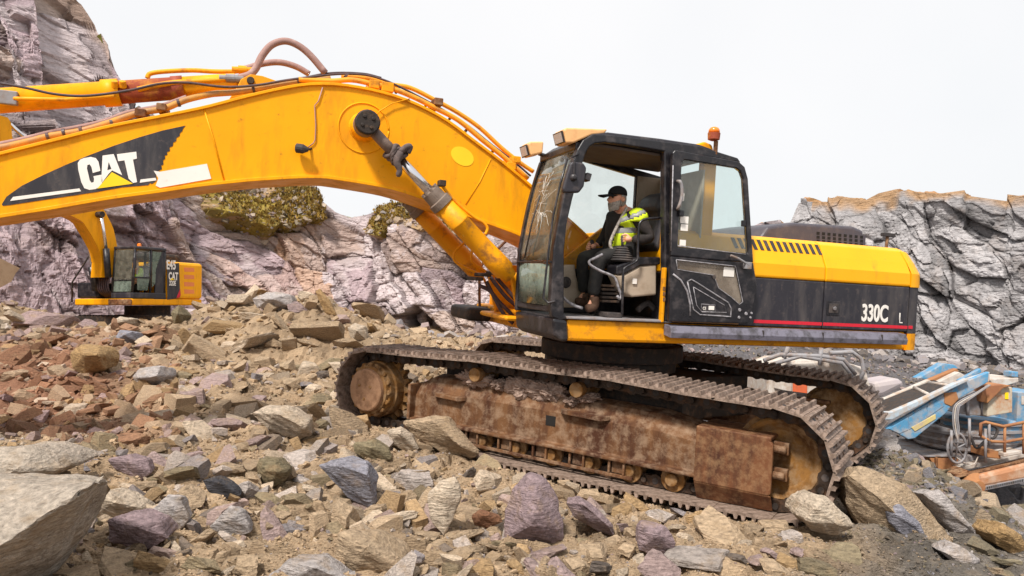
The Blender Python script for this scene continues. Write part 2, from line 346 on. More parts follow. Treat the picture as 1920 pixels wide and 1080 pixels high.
def ground(x, y, fine=True):
    z = base_h(x, y); k = trackmask(x, y); d = np.clip(np.hypot(x, y) / 12, .25, 1.4)
    z = z + k * (fbm(x * .7, y * .7, 1, 3) * .22 * d + fbm(x * 2.3, y * 2.3, 4, 3) * .09 * d)
    if fine:
        f1, f2, dx, dy, a, b, c = vor(x * 5 + fbm(x * 3, y * 3, 8, 2), y * 5, 2)
        z = z + (.25 + .75 * k) * ((a - .5) * .08 + (dx * (b - .5) + dy * (c - .5)) * .13 - .04 * np.exp(-(f2 - f1) * 9))
        z = z + (.2 + .8 * k) * fbm(x * 14, y * 14, 6, 3) * .024
    return z
def soilcol(x, y):
    n = fbm(x * .8, y * .8, 21, 4); m = fbm(x * 4, y * 4, 25, 3)
    tan = np.array([.42, .30, .19]); red = np.array([.30, .155, .095]); grey = np.array([.19, .165, .14]); dark = np.array([.13, .12, .125])
    px = 960 + F * x / np.maximum(y, .5)
    wr = np.clip((330 - px) / 200, 0, 1) * np.clip((y - 6.2) / 1.5, 0, 1) * np.clip((16 - y) / 5, 0, 1)
    wr = np.clip(wr + n * .8 * (wr > 0), 0, 1)
    wg = np.clip((px - 1480) / 160 + n * .9, 0, 1)
    zz = base_h(x, y); wd = np.maximum(np.clip((-zz - .75) / .5, 0, 1), np.clip((px - 1150) / 80, 0, 1) * np.clip((y - 11) / 2, 0, 1))
    c = tan * np.ones(x.shape + (3,))
    for w_, k in ((wr, red), (wg, grey), (wd, dark)): c = c * (1 - w_[..., None]) + k * w_[..., None]
    return c * .90 * (1 + .45 * m[..., None] + .3 * n[..., None])
def gridmesh(name, X, Y, Z, C, mat, smooth=False):
    r, c = X.shape; V = np.stack([X, Y, Z], -1).reshape(-1, 3)
    i = np.arange(r * c).reshape(r, c); Q = np.stack([i[:-1, :-1], i[:-1, 1:], i[1:, 1:], i[1:, :-1]], -1).reshape(-1, 4)
    return npmesh(name, V, Q, C.reshape(-1, 3), mat, smooth)
def npmesh(name, V, Q, C, mat, smooth=False):
    me = bpy.data.meshes.new(name); k = Q.shape[1]
    me.vertices.add(len(V)); me.vertices.foreach_set('co', V.astype(np.float32).ravel())
    me.loops.add(Q.size); me.loops.foreach_set('vertex_index', Q.astype(np.int32).ravel())
    me.polygons.add(len(Q)); me.polygons.foreach_set('loop_start', np.arange(0, Q.size, k, dtype=np.int32)); me.polygons.foreach_set('loop_total', np.full(len(Q), k, dtype=np.int32))
    me.polygons.foreach_set('use_smooth', np.full(len(Q), smooth))
    me.update(calc_edges=True)
    a = me.color_attributes.new('Col', 'FLOAT_COLOR', 'POINT'); a.data.foreach_set('color', np.c_[np.clip(C, 0, 1), np.ones(len(C))].astype(np.float32).ravel())
    me.materials.append(mat); o = bpy.data.objects.new(name, me); COL.objects.link(o); WORLD[o.name] = Matrix.Identity(4); return o
def warp(n, lo, hi, k, c=0):
    t = np.linspace(-1, 1, n); s = np.sinh(k * t) / math.sinh(k)
    return np.where(s < 0, c + s * (c - lo), c + s * (hi - c))
gx_ = warp(860, -110, 110, 4.5, .3); gy_ = warp(800, -30, 130, 4.2, 6.0)
GX, GY = np.meshgrid(gx_, gy_)
g = gridmesh('ground', GX, GY, ground(GX, GY), soilcol(GX, GY), SOILM); tag(g, kind='structure')

# ------------------------------------------------------------------ quarry face
CL = [(-900,10,-300),(-400,19,-220),(-100,23,-120),(40,25,-60),(110,26,-5),(143,26.3,20),(163,26.6,49),(183,27,77),(204,27.3,110),(212,27.6,139),(222,28,180),(245,28.6,205),(330,30,262),(400,32,335),(450,34,352),
 (500,35,347),(545,35.5,345),(590,36.2,366),(630,36.8,400),(655,37.5,411),(680,37,407),(710,36.5,398),(760,36,388),(830,35.5,395),(900,35.5,425),(980,36,445),(1100,38,452),(1250,41,450),(1400,43,432),
 (1425,42.5,420),(1485,41,412),(1500,40.5,376),(1560,39.5,376),(1620,38.8,384),(1650,38.2,368),(1700,37.4,356),(1760,36.6,366),(1820,35.8,358),(1880,34.5,366),(1920,34,371),(2050,31,360),(2400,26,300),(3000,18,200)]
cpx = np.array([c[0] for c in CL], float); cdp = np.array([c[1] for c in CL]); cty = np.array([c[2] for c in CL], float)
cX = (cpx - 960) / F * cdp; cZ = np.array([at(a, b, c)[2] for a, c, b in CL])
seglen = np.r_[0, np.cumsum(np.hypot(np.diff(cX), np.diff(cdp)))]
NC, NR = 1500, 210
ss = np.interp(np.linspace(0, 1, NC), [0, .10, .93, 1], [0, seglen[2], seglen[-3], seglen[-1]])
bx, by, tz = np.interp(ss, seglen, cX), np.interp(ss, seglen, cdp), np.interp(ss, seglen, cZ)
ker = np.ones(31) / 31
def sm(a): return np.convolve(np.pad(a, 15, 'edge'), ker, 'valid')
bxs, bys = sm(bx), sm(by)
tx, ty = np.gradient(bxs), np.gradient(bys); L = np.hypot(tx, ty); nx, ny = ty / L, -tx / L    # outward, towards the camera
bz = ground(bxs, bys, False) - 1.2
lean = np.interp(bxs, [-12, -8, 8, 14], [.38, .16, .16, .2])
pxv = 960 + F * bxs / bys
tyv = np.interp(pxv, cpx, cty)
for _ in range(6):
    dd = bys - ny * (tz - bz) * lean; xx = bxs - nx * (tz - bz) * lean; pq = 960 + F * xx / dd; tyv = np.interp(pq, cpx, cty)
    tz = EYE + (HZ - tyv) / F * dd
tv = np.linspace(0, 1, NR)[:, None]
S = np.broadcast_to(ss[None], (NR, NC)); Hh = bz + (tz - bz) * tv
set_back = (Hh - bz) * lean
def fract(a, b):
    wa = a + fbm(a * .25, b * .25, 40, 2) * .9; wb = b + fbm(a * .25 + 9, b * .25, 44, 2) * .9
    th = .42; ca, sa = math.cos(th), math.sin(th); ra, rb = ca * wa + sa * wb, -sa * wa + ca * wb
    D = 0; cr = 0; ids = []
    for k, (sx_, sy_, A, c_) in enumerate([(3.7, 5.4, 1.25, .18), (1.6, 2.3, .60, .12), (.70, .95, .17, .05), (.26, .34, .05, .02)]):
        f1, f2, dx, dy, h1, h2, h3 = vor(ra / sx_, rb / sy_, 50 + 7 * k, True)
        D = D + A * ((h1 - .5) + (h2 - .5) * dx * 1.7 + (h3 - .5) * dy * 1.7) - c_ * np.exp(-(f2 - f1) * 22)
        ids.append((h1, h2, h3, f2 - f1))
    D = D + fbm(ra * 3, rb * 3, 70, 4) * .12
    return D, ids
D, ids = fract(S, Hh)
D = D + .035 * np.abs(fbm(S * 1.7 + Hh * .9, Hh * 2.2 - S * .8, 74, 5)) * -2 + .03 * fbm(S * 9, Hh * 9, 77, 3)
fade = np.clip(1.15 - np.abs(tv - 0) * 0, 0, 1)
topf = np.clip((1 - tv) * 6, .25, 1)
D = D * topf
px_ = 960 + F * bxs / bys
X = bxs + nx * (D - set_back); Y = bys + ny * (D - set_back); Z = Hh + D * .12 * 0 + (ids[1][0] - .5) * .35 * tv ** 8 * 2
mauve = np.array([.42, .325, .345]); light = np.array([.60, .52, .52]); tanc = np.array([.46, .345, .265]); dk = np.array([.21, .165, .17]); org = np.array([.55, .31, .16])
h1, h2, h3 = ids[1][:3]; q1 = ids[2][0]; lr = ids[0][1]
C = mauve * (.82 + .36 * q1[..., None]) * np.ones((NR, NC, 3))
def mixc(C, c, m): m = np.clip(m, 0, 1)[..., None]; return C * (1 - m) + c * m
nn = fbm(S * .25, Hh * .25, 80, 4); fn = fbm(S * 1.1 + Hh * .5, Hh * .8 - S * .4, 84, 5)
C = mixc(C, light, (h2 > .6) * .75); C = mixc(C, tanc, (h3 > .82) * .6); C = mixc(C, dk, (q1 < .13) * .5)
C = mixc(C, light, (fn > .25) * .5); C = mixc(C, dk, (fn < -.38) * .55); C = mixc(C, tanc, (nn > .3) * .6)
col_px = px_[None] * np.ones((NR, 1))
ocl = col_px + (h1 - .5) * 90 + fn * 40; C = mixc(C, org, ((ocl > 500) & (ocl < 592)) * .6 * np.clip(h2 * 2, .4, 1))
gr = np.clip((col_px - 1400) / 60, 0, 1); grey = C.mean(-1, keepdims=True) * np.array([1.03, .98, .99]) * .90; C = C * (1 - gr[..., None]) + grey * gr[..., None]
# darker colour along the joints between blocks
for k, a in ((0, .35), (1, .40), (2, .25)): C = C * (1 - a * np.exp(-ids[k][3] * 45))[..., None]
topd = np.clip((tv - .93) * 20 + fbm(S * .9, Hh, 91, 3) * 1.6 * (tv > .85), 0, 1) * np.ones((1, NC)); C = mixc(C, np.array([.40, .24, .12]), topd * ((col_px > 1495) * .9 + (col_px < 300) * .3))
cl = gridmesh('cliff', X, Y, Z, C, CLIFFM); tag(cl, kind='structure')
# hilltop behind the edge
NB = 46
tb = np.linspace(0, 1, NB)[:, None] ** 1.5; back = tb * 30
hump = np.interp(px_, [380, 450, 545, 640, 655, 700, 770, 880, 1400, 1500, 1700, 1900], [0, .3, .5, .1, 0, .3, .35, 0, 0, .2, .1, .2])
X2 = X[-1] - nx * back; Y2 = Y[-1] - ny * back
Z2 = Z[-1] + hump * np.sin(np.clip(back / 5, 0, 1) * math.pi) - .18 * back * 1.0 + fbm(X2 * .9, Y2 * .9, 95, 4) * .35 * np.clip(back * 2, 0, 1) + fbm(X2 * 4, Y2 * 4, 97, 3) * .10 * np.clip(back * 2, 0, 1)
gm = fbm(X2 * .7, Y2 * .7, 98, 4); C2 = np.array([.36, .24, .13]) * np.ones(X2.shape + (3,))
C2 = mixc(C2, np.array([.20, .19, .035]), gm > -.05); C2 = mixc(C2, np.array([.42, .30, .22]), gm < -.3)
p2 = px_[None] * np.ones((NB, 1)); C2 = mixc(C2, np.array([.42, .22, .10]), (p2 > 1400) * .8)
hl = gridmesh('hilltop', X2, Y2, Z2, C2, SOILM); tag(hl, kind='structure')
# scree apron carrying grass under the two humps (grassy slope running down the front of the face)
def slope_patch(name, p0, p1, ylow, n=150, m=70):
    cols = np.linspace(p0, p1, n); o = np.interp(cols, px_, np.arange(NC)).astype(int)
    t = np.linspace(0, 1, m)[:, None]; lowy = np.interp(cols, *ylow) + 14 * fbm(cols * .05, cols * 0, 140, 3)
    zl = np.array([at(c, yy, d)[2] for c, yy, d in zip(cols, lowy, bys[o])])
    zt = tz[o] + .35; sbt = (tz[o] - bz[o]) * lean[o]; sbl = (zl - bz[o]) * lean[o] - 1.05
    edge = np.clip(np.minimum(cols - p0, p1 - cols) / 25, 0, 1)[None] * np.clip(np.minimum(t, 1.2 - t) * 5, 0, 1)
    s_ = (sbl + (sbt - sbl) * t ** .8) + (1 - edge) * 2.2
    A = ss[o][None] * np.ones((m, 1)); z = zl + (zt - zl) * t
    s_ = s_ - fbm(A * .8, z * .8, 120, 4) * .6 - fbm(A * 4, z * 4, 125, 3) * .16
    x = bxs[o] - nx[o] * s_; y = bys[o] - ny[o] * s_
    gm = fbm(A * .55, z * .9, 130, 4) + .15 * t; f = fbm(A * 3, z * 3, 133, 3)
    C = np.array([.40, .27, .15]) * np.ones((m, n, 3)); C = mixc(C, np.array([.24, .19, .04]), (gm > 0.08) * .8); C = mixc(C, np.array([.34, .25, .05]), (gm > .12) & (f > .1)); C = mixc(C, np.array([.45, .36, .31]), f < -.3)
    o_ = gridmesh(name, x, y, z, C, SOILM); tag(o_, kind='structure'); return x, y, z, gm
P1 = slope_patch('grassy_slope', 448, 648, ([448, 480, 520, 560, 600, 648], [385, 425, 445, 440, 425, 415]))
P2 = slope_patch('grassy_bank', 655, 905, ([655, 700, 740, 800, 905], [440, 455, 440, 440, 450]))
# grass tufts
tv_, tf_, tcx = [], [], []
for (x, y, z, gm) in (P1, P2):
    m, n = x.shape
    for _ in range(2300):
        i, j = RNG.integers(3, m - 1), RNG.integers(3, n - 1)
        if gm[i, j] < .06 + RNG.normal() * .08: continue
        b0 = np.array([x[i, j], y[i, j] - .04, z[i, j]]) + RNG.normal(size=3) * .05; s_ = RNG.uniform(.05, .15); c = np.array([.22, .15, .035]) * RNG.uniform(.5, 1.5) + np.array([.16, .08, .01]) * RNG.random()
        for q in range(5):
            d = RNG.normal(size=3) * .5; d[2] = abs(d[2]) + .7; w_ = np.array([RNG.normal(), RNG.normal(), 0]) * .035; k = len(tv_)
            tv_ += [b0 - w_, b0 + w_, b0 + d * s_]; tf_.append((k, k + 1, k + 2)); tcx += [c] * 3
gt = npmesh('grass_tufts', np.array(tv_), np.array(tf_), np.array(tcx), SOILM); tag(gt, 'dry yellow-green grass growing on the slope above the quarry face', 'grass', kind='stuff')

# ------------------------------------------------------------------ rocks
def rock_bm(rng, npt=13, flat=1., cuts=0, rough=.03, chip=True):
    bm = bmesh.new()
    # block cut by random planes
    bmesh.ops.create_cube(bm, size=2)
    for _ in range(npt):
        n = rng.normal(size=3); n /= np.linalg.norm(n); d = rng.uniform(.62, 1.05)
        g_ = bm.verts[:] + bm.edges[:] + bm.faces[:]
        r = bmesh.ops.bisect_plane(bm, geom=g_, plane_co=Vector(n * d), plane_no=Vector(n), clear_outer=True)
        e = [x for x in r['geom_cut'] if isinstance(x, bmesh.types.BMEdge)]
        if e: bmesh.ops.contextual_create(bm, geom=e)
    bmesh.ops.remove_doubles(bm, verts=bm.verts, dist=.06)
    bmesh.ops.recalc_face_normals(bm, faces=bm.faces)
    if cuts:
        bmesh.ops.triangulate(bm, faces=bm.faces)
        bmesh.ops.bevel(bm, geom=bm.edges[:], offset=.03, segments=1, affect='EDGES')
        bmesh.ops.triangulate(bm, faces=bm.faces)
        for _ in range(cuts):
            L = [e for e in bm.edges if e.calc_length() > .16]
            if L: bmesh.ops.subdivide_edges(bm, edges=L, cuts=1)
            bmesh.ops.triangulate(bm, faces=[f for f in bm.faces if len(f.verts) > 3])
        o = rng.uniform(0, 50, 3)
        for v in bm.verts:
            p = v.co; n1 = fbm(np.array(p.x * 2 + o[0] + p.z), np.array(p.y * 2 + o[1] - p.z * .7), 3, 4)
            st = fbm(np.array(p.z * 9 + p.x * 1.3 + o[2]), np.array(p.y * 1.2 + o[1]), 5, 3)
            v.co = p * (1 + rough * 2.2 * float(n1) + rough * 1.4 * float(st))
    else: bmesh.ops.triangulate(bm, faces=bm.faces)
    return bm
PROTO = []
for k in range(22):
    me = bpy.data.meshes.new('rock'); bm = rock_bm(np.random.default_rng(100 + k), 7 + k % 6, cuts=2, rough=.025 if k % 3 else .05); bm.to_mesh(me); bm.free(); me.materials.append(ROCKM); PROTO.append(me)
SMALL = []
for k in range(18):
    bm = rock_bm(np.random.default_rng(300 + k), 5 + k % 4); V = np.array([v.co[:] for v in bm.verts]); bm.verts.ensure_lookup_table(); Fc = np.array([[v.index for v in f.verts] for f in bm.faces]); bm.free(); SMALL.append((V, Fc))
PAL = {'tan': (.46, .34, .225), 'ochre': (.43, .275, .13), 'cream': (.60, .49, .375), 'weathered': (.52, .44, .36), 'mauve': (.36, .265, .275), 'pale grey': (.50, .45, .43), 'blue-grey': (.30, .29, .33), 'dark slate': (.075, .073, .082), 'rust brown': (.30, .145, .08), 'olive grey': (.25, .205, .125)}
def palette(px, y, z, rng):
    if px > 1500: ks, pr = ['olive grey', 'tan', 'blue-grey', 'dark slate', 'pale grey', 'mauve'], [.36, .22, .14, .06, .12, .1]
    elif px < 330 and 6.3 < y < 15: ks, pr = ['rust brown', 'tan', 'mauve', 'cream', 'ochre'], [.45, .25, .15, .07, .08]
    elif y > 12: ks, pr = ['tan', 'cream', 'ochre', 'mauve', 'pale grey', 'rust brown'], [.42, .2, .12, .1, .1, .06]
    else: ks, pr = ['tan', 'cream', 'ochre', 'mauve', 'pale grey', 'blue-grey', 'dark slate', 'olive grey'], [.36, .18, .08, .1, .1, .06, .04, .08]
    pr = np.array(pr) / sum(pr); return ks[rng.choice(len(ks), p=pr)]
def rotm(rng, tilt=.6):
    from mathutils import Euler
    return Euler((rng.normal() * tilt, rng.normal() * tilt, rng.uniform(0, 6.283))).to_matrix()
# small stones: one object nobody could count
rng = np.random.default_rng(11)
VS, FS, CS = [], [], []; off = 0
dust = [None]
def pebble(x, y, z, s, cname, tilt=.5, flat=.6, sc_=None):
    global off
    V, Fc = SMALL[rng.integers(len(SMALL))]
    R = np.array(rotm(rng, tilt)); sc = np.array([s * rng.uniform(.75, 1.4), s * rng.uniform(.6, 1.1), s * flat * rng.uniform(.45, 1.25)])
    VS.append((V * sc) @ R.T + [x, y, z]); FS.append(Fc + off); off += len(V)
    sc_ = np.array([.3, .25, .21]) if sc_ is None else sc_; c = (np.array(PAL[cname]) * .62 + sc_ * .38) * rng.uniform(.6, 1.08) if dust[0] is None else dust[0]; CS.append(np.tile(c, (len(V), 1)))
def clearpath(x, y, r=0.):
    return trackmask(np.array(x), np.array(y)) > .5
def scatter(n, dlo, dhi, alo, ahi, slo, shi, pw=2.2, dusty=False):
    a = rng.uniform(alo, ahi, n); y = np.exp(rng.uniform(math.log(dlo), math.log(dhi), n)); x = (a - 960) / F * y; z = ground(x, y)
    SC = soilcol(x, y); tm = trackmask(x, y); pn = fbm(x * .55, y * .4, 200, 3)
    for i in range(n):
        s = (slo + (shi - slo) * rng.random() ** pw) * y[i] / 6.
        if z[i] < -.9 and y[i] > 9: continue
        if y[i] > 8.5 and 330 < a[i] < 650 and s * 6 / y[i] > .016 and rng.random() < .5: continue
        if s * 6 / y[i] > .018 and pn[i] > .02 + .25 * rng.random(): continue
        if tm[i] < .5 and s > .03: s = .03
        if dusty and rng.random() < .6: dust[0] = SC[i] * rng.uniform(.85, 1.3)
        pebble(x[i], y[i], z[i] + s * .15, s, palette(a[i], y[i], z[i], rng), sc_=SC[i]); dust[0] = None
scatter(36000, 2.6, 8.5, -150, 2050, .004, .013, 1.5, True)
scatter(15000, 2.6, 9.5, -250, 2150, .008, .035, 2.5, True)
scatter(9000, 8.5, 20, -250, 1000, .010, .035, 2.5, True)
scatter(3600, 2.6, 9.5, -250, 2150, .020, .13, 2.8)
scatter(2300, 8.5, 19, -250, 1000, .018, .085, 2.6)
scatter(3500, 7, 11, 1500, 1800, .01, .05)
# gravel of the pit slope
for _ in range(5200):
    y = rng.uniform(11, 36); x = (rng.uniform(1230, 2100) - 960) / F * y; z = float(ground(np.array(x), np.array(y)))
    if z > -.05: continue
    pebble(x, y, z + .02, rng.uniform(.02, .075) * y / 26, rng.choice(['dark slate', 'blue-grey', 'olive grey', 'mauve', 'dark slate']))
# boulders fallen at the foot of the quarry face and stones on the two slopes
for _ in range(900):
    j = rng.integers(60, NC - 60); dd = abs(rng.normal()) * 1.4; x = bxs[j] + nx[j] * (dd + .4); y = bys[j] + ny[j] * (dd + .4); s = .05 + .3 * rng.random() ** 2.5
    pebble(x, y, float(ground(np.array(x), np.array(y))) + s * .2, s, rng.choice(['mauve', 'pale grey', 'blue-grey', 'tan']) if px_[j] < 1400 else rng.choice(['pale grey', 'dark slate', 'blue-grey']), flat=.8)
for (x, y, z, gm) in (P1, P2):
    for _ in range(420):
        i, j = rng.integers(2, x.shape[0] - 1), rng.integers(2, x.shape[1] - 1); s = rng.uniform(.03, .08) if rng.random() < .85 else rng.uniform(.1, .2)
        pebble(x[i, j], y[i, j], z[i, j], s, rng.choice(['tan', 'cream', 'mauve', 'pale grey', 'olive grey']))
st = npmesh('small_stones', np.concatenate(VS), np.concatenate(FS), np.concatenate(CS), STONES); tag(st, 'countless small broken stones and gravel strewn over the heap and ground', 'gravel', kind='stuff')
del VS, FS, CS

# hero rocks: outline (pixels), depth, thickness, colour, label, inner ridge points (px, py, nearer by)
HERO = [
 ([(-140,900,.55),(0,905,.5),(60,893,.45),(120,888,.35),(183,900,-.1),(178,930,.05),(150,985,.12),(60,1110,.2),(-120,1240,.2)], 3.2, .3, 'weathered', 'huge slab with a pale top and a shaded grey flank, at the bottom left corner', 'slab', [(176,906,.16),(95,958,.28),(0,1022,.40),(-120,1100,.5)]),
 ([(-60,852),(0,840),(60,838),(105,860),(120,880),(60,905),(-60,930)], 4.1, .6, 'weathered', 'broad pale slab just behind the huge corner slab at the left edge', 'slab', [(40,880,.15)]),
 ([(945,1012),(948,962),(962,915),(990,893),(1022,900),(1046,932),(1062,988),(1058,1012),(1005,1022)], 5.2, .42, 'mauve', 'upright mauve and white boulder with a rounded top in front of the crawler track', 'boulder', [(1005,905,.1),(1012,950,.2),(990,985,.16),(1045,990,.1)]),
 ([(1060,942),(1085,932),(1120,955),(1150,985),(1155,1012),(1120,1000),(1070,972)], 5.25, .25, 'mauve', 'leaning purple slab with a dark hollow beneath, right of the upright mauve boulder', 'slab', [(1095,945,.12),(1140,985,.12)]),
 ([(800,930),(822,905),(855,890),(864,930),(850,975),(832,1010),(812,985)], 5.2, .2, 'cream', 'tall cream slab standing on edge left of the upright mauve boulder', 'slab', [(840,930,.05)]),
 ([(1490,965),(1505,938),(1535,929),(1565,940),(1592,968),(1602,985),(1570,1010),(1520,995)], 5.35, .4, 'cream', 'large rounded pale boulder under the right end of the crawler track', 'boulder', [(1530,950,.14),(1575,985,.16),(1515,975,.12)]),
 ([(1572,892),(1612,878),(1700,908),(1765,985),(1822,1055),(1785,1082),(1700,1040),(1620,1000),(1585,945)], 5.7, .5, 'tan', 'longest tan slab sloping down to the right beside the crawler track end', 'slab', [(1590,890,.12),(1650,935,.3),(1720,1000,.3)]),
 ([(1730,925),(1765,915),(1830,1000),(1790,1005)], 6.3, .3, 'pale grey', 'narrow pale slab lying along the slope above the longest tan slab', 'slab', []),
 ([(757,792),(800,778),(838,782),(868,815),(898,848),(882,864),(830,852),(775,815)], 7.35, .5, 'tan', 'big tan boulder leaning against the track frame behind the left stones', 'boulder', [(815,790,.15),(860,835,.2)]),
 ([(595,872),(640,857),(688,866),(706,905),(702,952),(655,935),(622,905)], 5.7, .3, 'blue-grey', 'blue-grey topped slab with a purple underside in the middle of the foreground', 'slab', [(640,872,.15),(690,890,.18)]),
 ([(660,832),(700,822),(730,845),(735,862),(690,868),(665,850)], 6.5, .22, 'olive grey', 'dark layered slate block just above the blue-grey topped slab', 'rock', [(695,838,.1)]),
 ([(725,808),(752,798),(775,815),(785,842),(760,848),(730,830)], 6.9, .25, 'cream', 'pale angular rock left of the big tan boulder, near the track frame', 'rock', [(750,812,.12)]),
 ([(275,965),(315,928),(340,930),(356,975),(325,1003),(290,985)], 4.4, .14, 'pale grey', 'pointed blue-white stone plate standing in the left foreground', 'stone plate', [(320,950,.05)]),
 ([(160,925),(200,922),(265,950),(275,965),(230,978),(165,970)], 4.2, .25, 'cream', 'flat cream slab beside the tip of the huge corner slab', 'slab', [(215,940,.12)]),
 ([(200,975),(240,962),(300,975),(318,1010),(270,1035),(205,1015)], 4.05, .22, 'mauve', 'speckled mauve slab lying below the pointed blue-white plate', 'slab', [(255,985,.1)]),
 ([(390,990),(432,950),(455,958),(470,1000),(440,1010)], 4.45, .15, 'pale grey', 'pale grey triangular plate right of the pointed blue-white plate', 'stone plate', [(440,970,.05)]),
 ([(376,900),(400,893),(440,915),(452,930),(420,940),(390,920)], 5.0, .14, 'dark slate', 'shiny dark slate sliver in the left foreground', 'slate', [(410,905,.05)]),
 ([(480,872),(488,858),(515,862),(540,882),(532,905),(505,913),(482,900)], 5.5, .26, 'olive grey', 'olive grey squared block right of the dark slate sliver', 'block', [(500,880,.1),(520,885,.1)]),
 ([(202,862),(240,850),(275,862),(283,885),(262,905),(215,880)], 5.5, .15, 'mauve', 'purple flat plate behind the flat cream slab', 'stone plate', [(250,868,.06)]),
 ([(462,775),(500,760),(545,762),(586,785),(584,815),(555,830),(500,808)], 7.0, .4, 'cream', 'broad cream-topped slab resting above the foreground stones left of the drive sprocket', 'slab', [(520,775,.2),(570,800,.2)]),
 ([(640,1000),(700,1010),(760,1050),(790,1100),(650,1100),(625,1050)], 4.0, .35, 'tan', 'dusty tan slab at the bottom edge left of centre', 'slab', [(690,1030,.12)]),
 ([(1195,990),(1205,980),(1250,985),(1268,1020),(1262,1040),(1225,1042),(1197,1032)], 4.9, .25, 'mauve', 'grey-purple squarish block right of the leaning purple slab', 'block', [(1230,1005,.08)]),
 ([(885,968),(900,955),(940,968),(948,985),(920,995),(890,985)], 5.1, .18, 'rust brown', 'brick-brown rock just left of the upright mauve boulder', 'rock', [(905,965,.06)]),
 ([(1857,1000),(1880,980),(1915,1005),(1925,1030),(1900,1040),(1868,1022)], 6.0, .4, 'ochre', 'brown mossy boulder near the right edge on the slope', 'boulder', [(1890,1000,.1)]),
 ([(500,1085),(540,1055),(600,1048),(650,1075),(680,1100),(500,1110)], 3.75, .25, 'pale grey', 'white-grey slab cut by the bottom edge of the picture', 'slab', [(590,1065,.08)]),
 ([(132,662),(150,645),(185,648),(200,672),(195,692),(160,705),(135,690)], 11.5, .55, 'ochre', 'ochre boulder on the heap below the distant excavator', 'boulder', [(160,665,.3),(185,665,.3)]),
 ([(245,706),(262,690),(300,686),(310,705),(295,722),(262,737)], 10.2, .6, 'pale grey', 'square block with a bluish top and tan side in the middle of the left heap', 'block', [(258,708,.3),(295,705,.3)]),
 ([(200,610),(225,592),(252,597),(250,608),(225,617)], 14.5, .5, 'cream', 'pale pointed rock on the heap crest in front of the distant excavator', 'rock', [(228,602,.3)]),
 ([(212,640),(225,618),(248,622),(256,640),(235,648)], 13.4, .4, 'blue-grey', 'blue-grey boulder on the heap under the pale pointed rock', 'boulder', [(232,628,.2)]),
 ([(180,680),(195,665),(210,680),(215,705),(198,703)], 11.0, .35, 'tan', 'upright tan rock beside the ochre boulder', 'rock', [(196,682,.15)]),
 ([(320,585),(335,572),(345,590),(342,608),(325,610)], 15.6, .45, 'olive grey', 'upright grey-green rock on the crest right of the distant excavator', 'rock', [(333,588,.2)]),
 ([(470,560),(500,545),(545,552),(552,575),(520,585),(480,580)], 15.2, .8, 'pale grey', 'grey-white block at the highest part of the heap crest', 'block', [(505,560,.4)]),
 ([(590,545),(600,540),(615,560),(630,590),(612,590),(598,570)], 14.6, .3, 'ochre', 'thin ochre slab standing at the right end of the heap crest', 'slab', [(606,562,.1)]),
 ([(650,615),(665,605),(685,612),(690,640),(660,642)], 13.4, .4, 'cream', 'cream block on the heap edge just above the left end of the track', 'block', [(668,620,.2)]),
 ([(390,880),(420,868),(455,872),(462,885),(430,893)], 5.9, .12, 'tan', 'thin tan plate above the shiny dark slate sliver', 'stone plate', []),
 ([(1660,950),(1690,945),(1730,985),(1745,1010),(1700,1010),(1670,980)], 5.15, .3, 'blue-grey', 'blue-grey slate plate leaning on the longest tan slab', 'stone plate', [(1700,975,.08)]),
 ([(1755,1030),(1790,1020),(1840,1050),(1835,1068),(1790,1060)], 5.1, .2, 'pale grey', 'white streaked slate at the lower right beside the longest tan slab', 'slate', []),
]
